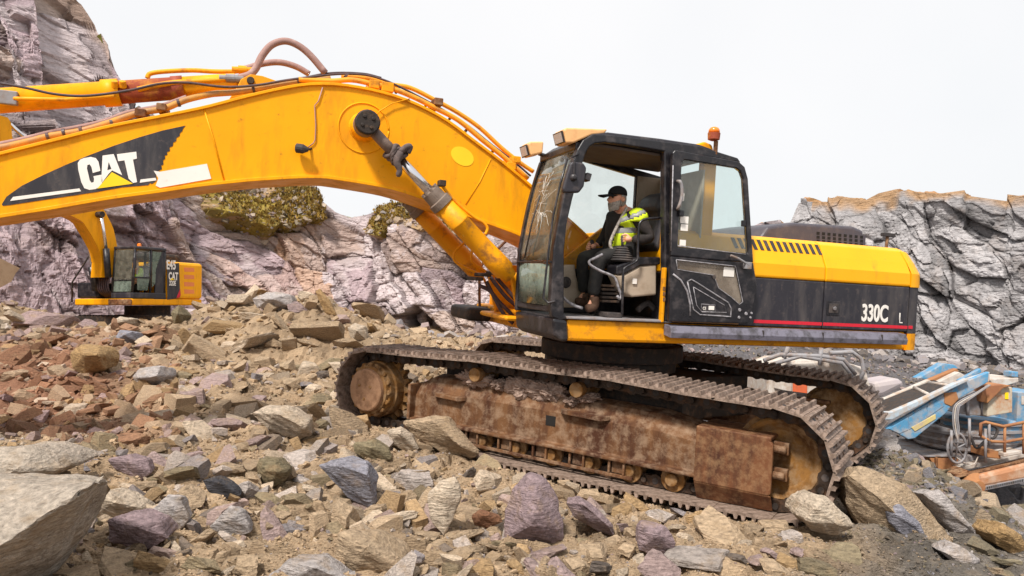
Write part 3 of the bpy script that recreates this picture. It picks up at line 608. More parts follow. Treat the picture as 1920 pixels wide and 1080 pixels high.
def hero(name, outl, d, th, cn, label, cat, inner, seed):
    yb = max(q[1] for q in outl); xb = np.mean([q[0] for q in outl if q[1] > yb - 25])
    if yb < 1079:
        ds = np.linspace(3.2, 24, 700); pp = np.array([at(xb, yb - 3, q) for q in ds]); gg = ground(pp[:, 0], pp[:, 1], False); hit = np.where(pp[:, 2] < gg)[0]
        if len(hit): d = ds[hit[0]]
    r = np.random.default_rng(seed); P = [at(q[0], q[1], d + (q[2] if len(q) > 2 else r.uniform(-.06, .06) * th)) for q in outl]
    c = np.mean(P, 0); Q = list(P)
    Q += [at(x, y, d - k) for x, y, k in inner]
    Q += [c + (p - c) * .75 + np.array([0, th * r.uniform(.7, 1.), -.05 * th]) for p in P]
    if not inner: Q += [c + (p - c) * .55 + np.array([0, -th * .3, 0]) for p in P[::2]]
    base = np.array([c[0], c[1], min(p[2] for p in P)]); bm = bmesh.new()
    for p in Q: bm.verts.new(Vector(p - base))
    bmesh.ops.convex_hull(bm, input=bm.verts[:])
    bmesh.ops.delete(bm, geom=[v for v in bm.verts if not v.link_faces], context='VERTS')
    size = float(np.linalg.norm(np.ptp(np.array(P), axis=0)))
    bmesh.ops.bevel(bm, geom=bm.edges[:], offset=min(size * .018, .012), segments=1, affect='EDGES', clamp_overlap=True); bmesh.ops.triangulate(bm, faces=bm.faces)
    fine_ = .026 if size > .9 else .045
    for _ in range(5 if size > .9 else 4):
        L = [e for e in bm.edges if e.calc_length() > size * fine_]
        if L: bmesh.ops.subdivide_edges(bm, edges=L, cuts=1)
        bmesh.ops.triangulate(bm, faces=[f for f in bm.faces if len(f.verts) > 3])
    bmesh.ops.remove_doubles(bm, verts=bm.verts, dist=size * .004); bmesh.ops.recalc_face_normals(bm, faces=bm.faces)
    bm.normal_update(); o3 = r.uniform(0, 40, 3); q = 5 / size
    co = np.array([v.co[:] for v in bm.verts]); no = np.array([v.normal[:] for v in bm.verts])
    k = (fbm(co[:, 0] * q * .6 + o3[0] + co[:, 2] * q * .4, co[:, 1] * q * .6 + co[:, 2] * q * .5, 3, 4) * .10 + np.round(fbm(co[:, 2] * q * 1.8 + co[:, 0] * q * .9 + o3[1], co[:, 1] * q * .5 + co[:, 0] * q * .3, 5, 3) * 5) / 5 * .035) * min(size, 1.0)
    if size > .9: k = k + fbm(co[:, 0] * 9 + co[:, 2] * 5, co[:, 1] * 9 - co[:, 2] * 6, 8, 4) * .022
    co = co + no * k[:, None] * .6
    for v, p in zip(bm.verts, co): v.co = Vector(p)
    me = bpy.data.meshes.new(name); bm.to_mesh(me); bm.free(); me.materials.append(ROCKM)
    o = bpy.data.objects.new(name, me); COL.objects.link(o); o.location = Vector(base); WORLD[o.name] = Matrix.Translation(Vector(base))
    cc = np.array(PAL[cn]) * r.uniform(.82, .98); o.color = (*cc, 1)
    tag(o, label, cat, 'large rocks in the rubble', 'thing'); return o
HP = []
for k, (ol, d, th, cn, lab, cat, inn) in enumerate(HERO):
    hero({'slab': 'rock_slab', 'slate': 'rock_slab', 'block': 'rock_block'}.get(cat, cat.replace(' ', '_')), ol, d, th, cn, lab, cat, inn, 900 + k); a = np.array([q[:2] for q in ol]); HP.append((a[:, 0].mean(), a[:, 1].mean(), max(np.ptp(a[:, 0]), np.ptp(a[:, 1])) / 2))
# other countable rocks
rng = np.random.default_rng(23); cand = []
def project(p):
    d = np.array(p) - CAMP; yy = d[1] * math.cos(PITCH) + d[2] * math.sin(PITCH); zz = -d[1] * math.sin(PITCH) + d[2] * math.cos(PITCH)
    return 960 + F * d[0] / yy, 540 - F * zz / yy
tries = 0
while len(cand) < 262 and tries < 20000:
    tries += 1
    zone = rng.random()
    if zone < .52: y = math.exp(rng.uniform(math.log(3.6), math.log(8))); a = rng.uniform(-20, 1900)
    elif zone < .92: y = math.exp(rng.uniform(math.log(7.5), math.log(17.5))); a = rng.uniform(-10, 700)
    else: y = rng.uniform(5, 9); a = rng.uniform(1560, 1900)
    x = (a - 960) / F * y
    if trackmask(np.array(x), np.array(y)) < 1: continue
    z = float(ground(np.array(x), np.array(y), False)); s = (.06 + .13 * rng.random() ** 1.8) * y / 6.5
    if z < -.9: continue
    q = project((x, y, z + s * .3)); r = s / y * F
    if q[1] > 1075 or q[0] < 5: continue
    if any(math.hypot(q[0] - h[0], q[1] - h[1]) < (h[2] * .85 + r * .6) for h in HP): continue
    if any(math.hypot(q[0] - c[0], q[1] - c[1]) < (c[2] + r) * .75 for c in cand): continue
    if 880 < q[0] < 1560 and q[1] < 905: continue
    cand.append((q[0], q[1], r, x, y, z, s))
shapes = [('flat slab', (1.4, 1.0, .32)), ('chunky block', (1.0, .85, .75)), ('long shard', (1.6, .65, .42)), ('wedge', (1.15, .9, .55))]
place_of = []
for (qx, qy, r, x, y, z, s) in cand:
    if y > 12.3: pl = "near the left heap crest"
    elif y > 8: pl = "on the left heap slope" if qx > 250 else "on far left brown earth"
    elif qx < 330: pl = 'in the bottom left foreground'
    elif qx < 640: pl = "in the foreground left of centre"
    elif qx < 960: pl = "below the crawler's left half"
    elif qx < 1500: pl = "below the crawler's right half"
    else: pl = 'on the grey slope at the right'
    cn = palette(qx, y, z, rng); k = rng.integers(4); place_of.append((pl, cn, k, 'large' if r > 26 else 'medium' if r > 15 else 'small'))
ordw = ['first', 'second', 'third', 'fourth', 'fifth', 'sixth', 'seventh', 'eighth', 'ninth', 'tenth', 'eleventh', 'twelfth', 'thirteenth', 'fourteenth', 'fifteenth']
from collections import defaultdict
grp = defaultdict(list)
for i, p in enumerate(place_of): grp[p].append(i)
for key, idx in grp.items():
    idx.sort(key=lambda i: cand[i][0]); pl, cn, k, sz = key; sh = shapes[k][0]
    for n_, i in enumerate(idx):
        qx, qy, r, x, y, z, s = cand[i]
        lab = f'{sz} {cn} {sh} {pl}' if len(idx) == 1 else f'{sz} {cn} {sh} {pl}, {ordw[n_]} from the left'
        o = bpy.data.objects.new('rock', PROTO[rng.integers(len(PROTO))]); COL.objects.link(o)
        sc = np.array(shapes[k][1]) * s * 1.05; o.scale = Vector(sc); o.location = (x, y, z + s * .22)
        o.rotation_euler = (rng.normal() * .35 + (.25 if rng.random() < .5 else 0), rng.normal() * .35, rng.uniform(0, 6.28))
        cc = (np.array(PAL[cn]) * .75 + soilcol(np.array([x]), np.array([y]))[0] * .25) * rng.uniform(.75, 1.08); o.color = (*cc, 1)
        tag(o, lab, 'rock', 'loose rocks of the rubble heap')

# ------------------------------------------------------------------ main excavator
EX = empty('tracked_excavator', TF.mat, 'large muddy yellow and black tracked excavator standing across the rubble in front', 'excavator')
V0 = -1.49                                   # near side plane of the upper body
# ---- undercarriage (frame TF: t along the tracks, s across, w up)
WA, WB, ZC, RC = -2.31, 2.26, .457, .442      # wheel stations, height, radius of the shoe base line
def trackpath(n, carr=(-.9, .35)):
    P = []; top = ZC + RC; bot = ZC - RC
    L = WB - WA
    for k in range(60):
        t = WA + L * k / 60; sag = .06 * math.sin(math.pi * k / 60) ** .8 - .014 * abs(math.sin(math.pi * (k / 60) * 3)); P.append((t, top + sag))
    for k in range(40):
        a = math.pi / 2 - math.pi * k / 40; P.append((WB + RC * math.cos(a), ZC + RC * math.sin(a)))
    for k in range(60):
        P.append((WB - L * k / 60, bot - .03 * math.sin(math.pi * k / 60)))
    for k in range(40):
        a = -math.pi / 2 - math.pi * k / 40; P.append((WA + RC * math.cos(a), ZC + RC * math.sin(a)))
    P = np.array(P); Q = np.r_[P, P[:1]]; l = np.r_[0, np.cumsum(np.hypot(*np.diff(Q, axis=0).T))]
    u = (np.arange(n) + .5) / n * l[-1]; x, z = np.interp(u, l, Q[:, 0]), np.interp(u, l, Q[:, 1])
    e = .05; x2, z2 = np.interp((u + e) % l[-1], l, Q[:, 0]), np.interp((u + e) % l[-1], l, Q[:, 1]); x1, z1 = np.interp((u - e) % l[-1], l, Q[:, 0]), np.interp((u - e) % l[-1], l, Q[:, 1])
    return x, z, np.arctan2(z2 - z1, x2 - x1), l[-1] / n
NS = 50
def shoe_mesh(pitch):
    b = MB(); h = pitch / 2; wd = .35
    # profile of a triple-grouser shoe, x along the track, z outward (local -z is outward for a clockwise walk -> use +z)
    prof = [(-h - .012, 0), (h + .004, 0), (h + .018, .012), (h + .018, .022), (h - .012, .022), (h - .022, .062), (h - .042, .062), (h - .055, .022), (.018, .022), (.010, .056), (-.010, .056), (-.018, .022), (-h + .055, .022), (-h + .042, .060), (-h + .024, .060), (-h + .012, .022), (-h - .012, .018)]
    n = len(prof); V = [(x, -wd, z) for x, z in prof] + [(x, wd, z) for x, z in prof]
    b.add(V, [(i, (i + 1) % n, n + (i + 1) % n, n + i) for i in range(n)] + [tuple(range(n))[::-1], tuple(range(n, 2 * n))])
    for s_ in (-.17, .17):                  # mud-release slots
        for dx in (-.055, .035): b.box(dx - .012, dx + .018, s_ - .03, s_ + .03, .0225, .0245, 1)
    for s_ in (-.09, .09):
        for dx in (-.05, .05): b.lathe((dx, s_, .02), (0, 0, 1), [(0, .016), (.016, .016)], 6, 0)
    return b
def track(sc, label):
    x, z, a, pitch = trackpath(NS)
    ch = MB()
    for k in range(NS):
        ca, sa = math.cos(a[k]), math.sin(a[k]); nx_, nz_ = sa, -ca     # inward normal on a clockwise walk
        for s_ in (-.10, .10):
            for d0, r in ((-.5, .05), (0, .062), (.5, .05)):
                c = (x[k] + ca * pitch * d0 * .9 + nx_ * .065, sc + s_, z[k] + sa * pitch * d0 * .9 + nz_ * .065)
                ch.lathe((c[0], c[1] - .025, c[2]), (0, 1, 0), [(0, r), (.05, r)], 10, 0)
            c = np.array((x[k] + nx_ * .06, sc + s_, z[k] + nz_ * .06)); e1 = np.array((ca, 0, sa)) * pitch * .5; e2 = np.array((nx_, 0, nz_)) * .048; e3 = np.array((0, .022, 0))
            ch.hexa([c - e1 - e2 - e3, c + e1 - e2 - e3, c + e1 - e2 + e3, c - e1 - e2 + e3, c - e1 + e2 - e3, c + e1 + e2 - e3, c + e1 + e2 + e3, c - e1 + e2 + e3])
        ch.lathe((x[k] + ca * pitch * .45 + nx_ * .065, sc - .15, z[k] + sa * pitch * .45 + nz_ * .065), (0, 1, 0), [(0, .026), (.30, .026)], 10, 1)
        ch.lathe((x[k] + nx_ * .065, sc - .128, z[k] + nz_ * .065), (0, 1, 0), [(0, .03), (.003, .03)], 10, 2)
    tr = ch.build('crawler_track', [CHAIN, DSTL, RUBR], EX, TF.mat)
    if label: tr['label'] = label
    me = None
    for k in range(NS):
        if me is None:
            o = shoe_mesh(pitch).build('track_shoe', [SHOE, RUBR], tr, TF.mat, recalc=True); me = o.data
        else: o = bpy.data.objects.new('track_shoe', me); COL.objects.link(o)
        jit = RNG.normal() * .012
        m = TF.mat @ Matrix.Translation((x[k], sc, z[k])) @ Matrix.Rotation(-a[k] + jit, 4, 'Y') 
        place(o, tr, m)
    return tr
def undercarriage(sc, sgn):
    """sc = centre plane of the track, sgn = -1 when the outer face looks towards -s."""
    track(sc, None)
    def S(v): return sc + v * sgn * -1 if sgn > 0 else sc + v    # v negative = outward
    Y = lambda v: sc + (v if sgn < 0 else -v)
    # frame: beam with sloping shoulders
    f = MB(); x0, x1 = -1.72, 1.60
    prof = [(-.19, .195), (-.255, .195), (-.255, .232), (-.175, .236), (-.165, .54), (-.07, .69), (.10, .72), (.18, .62), (.18, .22)]
    n = len(prof); pr = lambda t, k=1.: [(t, Y(v), .2 + (z_ - .2) * k) for v, z_ in prof]
    V = pr(x0 + .02, .80) + pr(x0 + .22, 1.) + pr(.30, 1.) + pr(1.2, .97) + pr(x1, .84)
    Fc = []
    for q in range(4):
        for i in range(n): Fc.append((q * n + i, q * n + (i + 1) % n, (q + 1) * n + (i + 1) % n, (q + 1) * n + i))
    Fc += [tuple(range(n))[::-1], tuple(range(4 * n, 5 * n))]
    f.add(V, Fc)
    f.box(x0 - .02, x0 + .02, min(Y(-.26), Y(.2)), max(Y(-.26), Y(.2)), .20, .60)          # end plate at the drive
    fo = f.build('track_frame', FRAMEM, EX, TF.mat, bevel=.012)
    m = MB(); m.box(.02, .13, min(Y(-.172), Y(-.174)), max(Y(-.172), Y(-.174)), .40, .50); m.build('frame_opening', paint('dark_opening', (.008, .006, .005), .9, bump=0), fo, TF.mat)
    # guard round the idler yoke
    g_ = MB(); gx0, gx1 = TF.px(1303, 850, -1.56)[0], TF.px(1449, 850, -1.57)[0]
    gp = [(gx0, .17), (gx1 - .02, .17), (gx1, .19), (gx1, .60), (gx1 - .04, .64), (gx0, .62)]
    g_.prism(gp, Y(-.27), Y(-.225)); g_.prism([(gx0, .60), (gx1 - .02, .62), (gx1 - .02, .66), (gx0, .66)], Y(-.27), Y(.2))
    g_.prism([(gx0, .16), (gx0 + .05, .16), (gx0 + .05, .64), (gx0, .64)], Y(-.225), Y(.18))
    q0, q1 = Y(-.27), Y(-.16)
    g_.add([(gx0, q0, .172), (gx1, q0, .172), (gx1, q1, .02), (gx0, q1, .0), (gx0, q0 + (q1 - q0) * .3, .172), (gx1, q0 + (q1 - q0) * .3, .172), (gx1, q1 + (q1 - q0) * .2, .03), (gx0, q1 + (q1 - q0) * .2, .01)], [(0, 1, 2, 3), (4, 5, 6, 7), (0, 1, 5, 4), (1, 2, 6, 5), (2, 3, 7, 6), (3, 0, 4, 7)])
    g_.build('idler_guard', GUARDM, fo, TF.mat, bevel=.012)
    for z_ in (.34, .56):
        b_ = MB(); b_.lathe((gx1 - .02, Y(-.2), z_), (1, 0, 0), [(0, .032), (.10, .032), (.11, .02)], 12); b_.box(gx1 - .05, gx1 + .10, min(Y(-.16), Y(-.1)), max(Y(-.16), Y(-.1)), z_ - .05, z_ + .05); b_.build('idler_bracket', FRAMEM, fo, TF.mat, bevel=.006)
    # roller guard with slots
    rg = MB(); yy = Y(-.235)
    y0_, y1_ = min(yy, Y(-.205)), max(yy, Y(-.205))
    rg.box(-1.45, 1.0, y0_, y1_, .045, .075)
    for k in range(6):
        t = -1.35 + k * .42
        for q in (t, t + .15): rg.box(q, q + .022, y0_, y1_, .0755, .198)
        rg.box(t + .023, t + .149, min(Y(-.19), Y(-.18)), max(Y(-.19), Y(-.18)), .075, .198)
    rg.build('roller_guard', FRAMEM, fo, TF.mat, bevel=.006)
    for k in range(8):
        t = -1.58 + k * .42
        r = MB(); r.lathe((t, sc - .15, .115), (0, 1, 0), [(-.05, .05), (-.045, .06), (0, .06), (0.0, .115), (.05, .115), (.05, .085), (.25, .085), (.25, .115), (.30, .115), (.30, .06), (.35, .06)], 20)
        r.build('bottom_roller', OCHRE, fo, TF.mat, bevel=.006)
    for t in (-.86, .36):
        r = MB(); r.lathe((t, sc - .13, .80), (0, 1, 0), [(-.09, .07), (-.085, .075), (0, .075), (0, .065), (.26, .065), (.26, .075), (.3, .075)], 24)
        ro = r.build('carrier_roller', OCHRE, fo, TF.mat, bevel=.006)
        r = MB(); r.box(t - .05, t + .05, sc - .05, sc + .1, .66, .78); r.build('roller_bracket', FRAMEM, fo, TF.mat, bevel=.01)
    for (t0, t1, z_) in ((-1.42, -.98, .50), (.18, .72, .55)):
        s_ = MB(); V = [(t0, Y(-.17), z_), (t0 + .06, Y(-.24), z_), (t1 - .06, Y(-.24), z_ - .01), (t1, Y(-.17), z_)]
        s_.add([(a, b, c) for a, b, c in V] + [(a, b, c + .045) for a, b, c in V], [(0, 1, 2, 3), (4, 5, 6, 7), (0, 1, 5, 4), (1, 2, 6, 5), (2, 3, 7, 6), (3, 0, 4, 7)])
        s_.build('foot_step', FRAMEM, fo, TF.mat, bevel=.006)
    # drive sprocket and idler
    sp = MB(); N_ = 21; rr = []
    for k in range(N_ * 4):
        a = 2 * math.pi * k / (N_ * 4); r = .405 if k % 4 in (0, 1) else .34; rr.append((WA + r * math.cos(a), ZC + r * math.sin(a)))
    sp.prism(rr, sc - .04, sc + .04, 0)
    o_ = -1 if sgn < 0 else 1
    sp.lathe((WA, sc, ZC), (0, o_, 0), [(-.1, .3), (.02, .33), (.16, .33), (.17, .31), (.24, .31), (.25, .285), (.29, .28), (.295, .25)], 40, 0)
    sp.lathe((WA, sc, ZC), (0, o_, 0), [(.296, .25), (.34, .246), (.352, .23), (.355, .12), (.350, .05)], 40, 1)
    for k in range(16):
        a = 2 * math.pi * k / 16; sp.lathe((WA + .29 * math.cos(a), sc + o_ * .245, ZC + .29 * math.sin(a)), (0, o_, 0), [(0, .032), (.03, .030), (.034, .02)], 8, 0)
    for k in range(3):
        a = 2 * math.pi * k / 3 + .5; sp.lathe((WA + .1 * math.cos(a), sc + o_ * .35, ZC + .1 * math.sin(a)), (0, o_, 0), [(0, .02), (.014, .018)], 6, 0)
    sp.build('drive_sprocket', [OCHRE, HUBM], EX, TF.mat, bevel=.004)
    idl = MB(); idl.lathe((WB, sc, ZC), (0, o_, 0), [(-.11, .2), (-.11, .33), (-.09, .35), (-.05, .355), (-.05, .39), (.05, .39), (.05, .355), (.09, .35), (.11, .33), (.10, .30), (.045, .24), (.04, .14), (.04, .12), (.05, .10), (.05, .0)], 48, 0)
    idl.build('idler_wheel', OCHRE, EX, TF.mat)
    return fo
nf = undercarriage(-1.30, -1)
ff = undercarriage(1.30, 1)
# mud caked on the near frame
md = MB()
rg_ = np.random.default_rng(5)
for (x, y, rx_, rz_) in ((893, 712, .21, .10), (940, 722, .10, .06), (985, 728, .22, .13), (1025, 735, .22, .12), (1075, 752, .10, .05), (1100, 745, .12, .05)):
    p = TF.px(x, y, -1.36); V = []; Fc = []; n1, n2 = 34, 52
    for i in range(n1 + 1):
        for j in range(n2):
            a, b = math.pi * i / n1, 2 * math.pi * j / n2; q = np.array([math.sin(a) * math.cos(b), math.sin(a) * math.sin(b), math.cos(a)])
            r = 1 + .5 * float(fbm(np.array(q[0] * 3 + p[0] * 5), np.array(q[2] * 3 + q[1] * 2), 3, 3)) + .22 * float(fbm(np.array(q[0] * 11 + p[0] * 5 + q[1] * 4), np.array(q[2] * 11 + q[1] * 8), 4, 3)); V.append((p[0] + q[0] * rx_ * r, -1.34 + q[1] * .13 * r, p[2] + q[2] * rz_ * r))
    for i in range(n1):
        for j in range(n2): Fc.append((i * n2 + j, i * n2 + (j + 1) % n2, (i + 1) * n2 + (j + 1) % n2, (i + 1) * n2 + j))
    md.add(V, Fc, 0, False)
md.build('caked_mud', MUD, nf, TF.mat)
# car body and slewing ring
cb = MB(); cb.prismz([(-1.55, -1.12), (1.3, -1.12), (1.0, -.5), (1.0, .5), (1.3, 1.12), (-1.55, 1.12), (-1.1, .5), (-1.1, -.5)], .36, .84)
cb.build('car_body', DSTL, EX, TF.mat, bevel=.02)
tt = MB(); tt.lathe((0, 0, .88), (0, 0, 1), [(0, .75), (.12, .75), (.12, .82), (.30, .82), (.30, .7), (.36, .7)], 48); tt.build('slewing_ring', DSTL, EX, TF.mat, bevel=.01)

# ---- upper body (frame UF: u to the rear, v away from the camera side, w up)
U = lambda x, y, v=V0: UF.px(x, y, v)
def uwp(pts, v=V0): return uw(UF, pts, v)
wbot = np.mean([U(1065, 641)[2], U(1400, 649)[2], U(1690, 655)[2]]); wdeck = np.mean([U(1100, 600)[2], U(1420, 609)[2], U(1690, 624)[2]])
wblk = np.mean([U(1421, 521)[2], U(1700, 538)[2]]); wbend = np.mean([U(1425, 491)[2], U(1690, 514)[2]])
ucw = U(1703, 600)[0]; utail = UF.px(1729, 600, V0 + .10)[0]
ufront = U(1063, 620)[0]
chf = .17                                           # chamfer inset of the hood
wtop = np.mean([UF.px(1420, 442, V0 + chf)[2], UF.px(1685, 462, V0 + chf)[2]])
print('levels', wbot, wdeck, wblk, wbend, wtop, 'u', ufront, ucw, utail)
fr = MB(); fr.box(ufront, ucw, V0 + .02, -V0, wbot, wdeck - .004); fr.box(ufront - .25, ufront, -.45, .5, wbot + .1, wdeck - .05)
fr.build('deck_frame', YEL2, EX, UF.mat, bevel=.03)
# rubber faced step rail along the side
sr = MB(); ua, ub = UF.px(1258, 620, V0 - .12)[0], UF.px(1701, 640, V0 - .12)[0]
wr0, wr1 = U(1300, 635, V0 - .13)[2], U(1300, 611, V0 - .13)[2]
sr.prism([(0, 0)], 0, 0) if False else None
V = []
for uu in (ua, ub): V += [(uu, V0 + .01, wr0 + .02), (uu, V0 - .12, wr0), (uu, V0 - .13, wr0 + .05), (uu, V0 - .10, wr1 - .01), (uu, V0 + .01, wr1)]
sr.add(V, [(0, 1, 2, 3, 4)[::-1], (5, 6, 7, 8, 9)] + [(i, (i + 1) % 5, 5 + (i + 1) % 5, 5 + i) for i in range(5)])
for xx in (1416, 1527, 1637):
    q = U(xx, 625)[0]; sr.box(q - .003, q + .003, V0 - .135, V0 - .09, wr0 + .04, wr1 - .02, 1)
sr.build('side_step_rail', [RAILM, RUBR], EX, UF.mat, bevel=.02)
# rear house: charcoal doors below, yellow hood above
um = U(1545, 560)[0]; ud = U(1400, 560)[0]
def shell(name, u0, u1, mats, handle=False):
    b = MB(); b.box(u0, u1, V0, V0 + .4, wdeck, wblk)
    o = b.build(name, mats, EX, UF.mat, bevel=.012); return o
d1 = shell('side_door', ud - .85, um - .006, [CHAR]); d2 = shell('side_door', um + .006, ucw - .006, [CHAR])
core = MB(); core.box(ud - .8, ucw, V0 + .41, -V0 - .3, wdeck, wblk + .1); core.build('engine_bay', DSTL, EX, UF.mat)
core = MB(); core.box(.6, ucw, -V0 - .29, -V0, wdeck, wtop - .05); core.build('far_side_panel', HOOD, EX, UF.mat, bevel=.03)
def hood(u0, u1):
    b = MB(); pv = [(V0, wblk + .004), (V0 - .006, wblk + .03), (V0 + .0, wbend), (V0 + .055, wbend + .12), (V0 + .12, wtop - .05), (V0 + .2, wtop - .012), (V0 + .34, wtop), (.9, wtop + .02), (.9, wblk + .004)]
    n = len(pv); b.add([(u0, v, w_) for v, w_ in pv] + [(u1, v, w_) for v, w_ in pv], [(i, (i + 1) % n, n + (i + 1) % n, n + i) for i in range(n)] + [tuple(range(n))[::-1], tuple(range(n, 2 * n))])
    return b.build('hood_panel', HOOD, EX, UF.mat, bevel=.012)
h1_ = hood(ud - .85, um - .006); h2_ = hood(um + .006, ucw - .006)
for i in range(14):                                # louvre slots on the front hood
    x = 1378 + i * 12.1
    b = MB(); s0 = V0 + .052; uu = UF.px(x, 455, V0 + .1)[0]
    P = []
    for (dv, w_) in ((.062, wbend + .135), (.118, wtop - .054)):
        P.append((dv, w_))
    (a0, b0), (a1, b1) = P; o_ = -.004
    b.hexa([(uu - .022, V0 + a0 + o_, b0), (uu + .022, V0 + a0 + o_, b0), (uu + .022, V0 + a0 + .02, b0), (uu - .022, V0 + a0 + .02, b0), (uu - .045, V0 + a1 + o_, b1), (uu - .001, V0 + a1 + o_, b1), (uu - .001, V0 + a1 + .02, b1), (uu - .045, V0 + a1 + .02, b1)])
    b.build('louvre_slot', RUBR, h1_, UF.mat)
# red stripe
for o_, u0, u1 in ((d1, U(1413, 603)[0], um - .01), (d2, um + .01, ucw - .01)):
    b = MB(); wr = np.mean([U(1420, 603)[2], U(1690, 613)[2]]); b.box(u0, u1, V0 - .003, V0 + .01, wr - .017, wr + .017); b.build('red_stripe', REDP, o_, UF.mat)
p = U(1614, 601); lettering('330C', .255, 'model_lettering', WHITEP, d2, textmat(UF, (p[0], V0 - .004, p[2])), offset=.006, xs=.66)
p = U(1684, 606); lettering('L', .17, 'model_lettering', WHITEP, d2, textmat(UF, (p[0], V0 - .004, p[2])), offset=-.002, xs=.7)
b = MB(); p = U(1562, 578); b.box(p[0] - .085, p[0] + .085, V0 - .006, V0 + .01, p[2] - .075, p[2] + .075, 0); b.box(p[0] - .06, p[0] + .065, V0 - .010, V0 - .005, p[2] - .05, p[2] + .05, 1); b.lathe((p[0], V0 - .01, p[2]), (0, -1, 0), [(0, .022), (.02, .02)], 12, 2)
b.build('door_latch', [BLK, RUBR, CHROME], d2, UF.mat, bevel=.004)
# counterweight with rounded plan and shoulder
def cwt(w0, w1, ins, name, mat, proud=0., top=False):
    b = MB(); pl = []; vv0 = V0 - proud + ins; r = .32; ut = utail - ins
    pl.append((ucw + .006, vv0))
    for k in range(9): a = -math.pi / 2 + math.pi / 2 * k / 8; pl.append((ut - r + r * math.cos(a), vv0 + r + r * math.sin(a)))
    for k in range(9): a = math.pi / 2 * k / 8; pl.append((ut - r + r * math.cos(a) + .0, -vv0 - r + r * math.sin(a)))
    pl.append((ucw + .006, -vv0)); b.prismz(pl, w0, w1); return b.build(name, mat, EX, UF.mat, bevel=.035 if top else .01, seg=4)
ccw = UF.px(1720, 620, V0 + .1)
cwt(wbot - .0, wdeck - .02, 0., 'counterweight_base', YEL2)
c1 = cwt(wdeck - .018, wblk, .0, 'counterweight', CHAR)
b = MB()
prof = [(0, wblk + .002), (.004, wbend), (.055, wbend + .12), (.12, wtop - .055), (.2, wtop - .02), (.34, wtop - .01)]
rings = []
for ins, w_ in prof:
    pl = []; vv0 = V0 - .006 + ins; r = .32 - ins * .6; ut = utail - ins * 1.1 + .01; pl.append((ucw + .006, vv0))
    for k in range(9): a = -math.pi / 2 + math.pi / 2 * k / 8; pl.append((ut - r + r * math.cos(a), vv0 + r + r * math.sin(a)))
    for k in range(9): a = math.pi / 2 * k / 8; pl.append((ut - r + r * math.cos(a), -vv0 - r + r * math.sin(a)))
    pl.append((ucw + .006, -vv0)); rings.append([(x, y, w_) for x, y in pl])
n = len(rings[0]); V = sum(rings, []); Fc = [tuple(range(n))[::-1], tuple(range(len(V) - n, len(V)))]
for q in range(len(rings) - 1): Fc += [(q * n + i, q * n + (i + 1) % n, (q + 1) * n + (i + 1) % n, (q + 1) * n + i) for i in range(n)]
b.add(V, Fc); b.build('counterweight_cap', HOOD, EX, UF.mat, bevel=.02)
b = MB(); wr = np.mean([U(1690, 613)[2]]); b.box(ucw + .01, utail - .25, V0 - .003, V0 + .01, wr - .017, wr + .017); b.build('red_stripe', REDP, c1, UF.mat)
# engine cover (black) with grille
vg = -.55
A = [UF.px(x, y, vg) for x, y in ((1418, 446), (1440, 424), (1490, 417), (1600, 424), (1620, 432), (1623, 462))]
b = MB(); b.prism([(p[0], max(p[2], wtop - .02)) for p in A[1:5]] + [(A[5][0], wtop - .02), (A[0][0], wtop - .02)], vg, .75); ec = b.build('engine_cover', paint('grey_plastic', (.06, .055, .07), .5, dirt=(.13, .11, .11), dscale=6, damt=.5, bump=.002), EX, UF.mat, bevel=.04, seg=3)
for i in range(9):
    for j in range(3):
        p = UF.px(1533 + i * 10.4, 437 + j * 7.5 + i * .9, vg - .003); b = MB(); b.box(p[0] - .020, p[0] + .020, vg - .004, vg + .02, p[2] - .015, p[2] + .015) if False else None
gb = MB(); ga, gz = UF.px(1529, 430, vg), UF.px(1622, 461, vg); gb.box(ga[0], gz[0], vg - .0015, vg + .012, gz[2], ga[2] - .02, 1)
for i in range(9):
    for j in range(3):
        p = UF.px(1534 + i * 10.2, 437.5 + j * 7.3 + i * .9, vg - .003); gb.box(p[0] - .023, p[0] + .023, vg - .003, vg + .01, p[2] - .018, p[2] + .018)
gb.build('cover_grille', paint('grille_black', (.006, .006, .006), .9, bump=0) if False else [paint('grille_black', (.006, .006, .006), .9, bump=0), ec.data.materials[0]], ec, UF.mat)
b = MB(); p = UF.px(1661, 455, .4); q = UF.px(1664, 443, .4); b.tube([(p[0], .4, wtop - .05), (q[0], .4, q[2])], .022, 10, 0); b.box(q[0] - .09, q[0] + .11, .36, .44, q[2] - .005, q[2] + .045, 1); b.build('exhaust_bracket', [RUST, RUBR], EX, UF.mat, bevel=.005)
# far front corner: storage box and hand rail
a0 = UF.px(900, 545, 1.2); a1 = UF.px(965, 545, 1.2); z0_ = UF.px(930, 600, 1.0)[2]; z1_ = UF.px(930, 575, 1.0)[2]; z2_ = UF.px(930, 548, 1.1)[2]
b = MB(); uu = UF.px(905, 600, 1.0)[0]; b.box(uu, ufront - .36, .62, 1.45, z0_, z1_ - .004); b.build('storage_box', DSTL, EX, UF.mat, bevel=.05, seg=3)
b = MB(); b.box(uu + .2, ufront + .2, .75, 1.42, z1_, z2_); b.build('front_step_cover', YEL2, EX, UF.mat, bevel=.05, seg=3)
b = MB(); p = [UF.px(x, y, 1.0) for x, y in ((963, 603), (905, 598), (900, 578), (899, 540), (902, 500), (930, 470), (975, 428))]; b.tube(smoothpath(p, 5), .018, 8); p = [UF.px(x, y, 1.0) for x, y in ((899, 576), (965, 578))]; b.tube(p, .014, 8); b.build('front_hand_rail', RUST, EX, UF.mat)

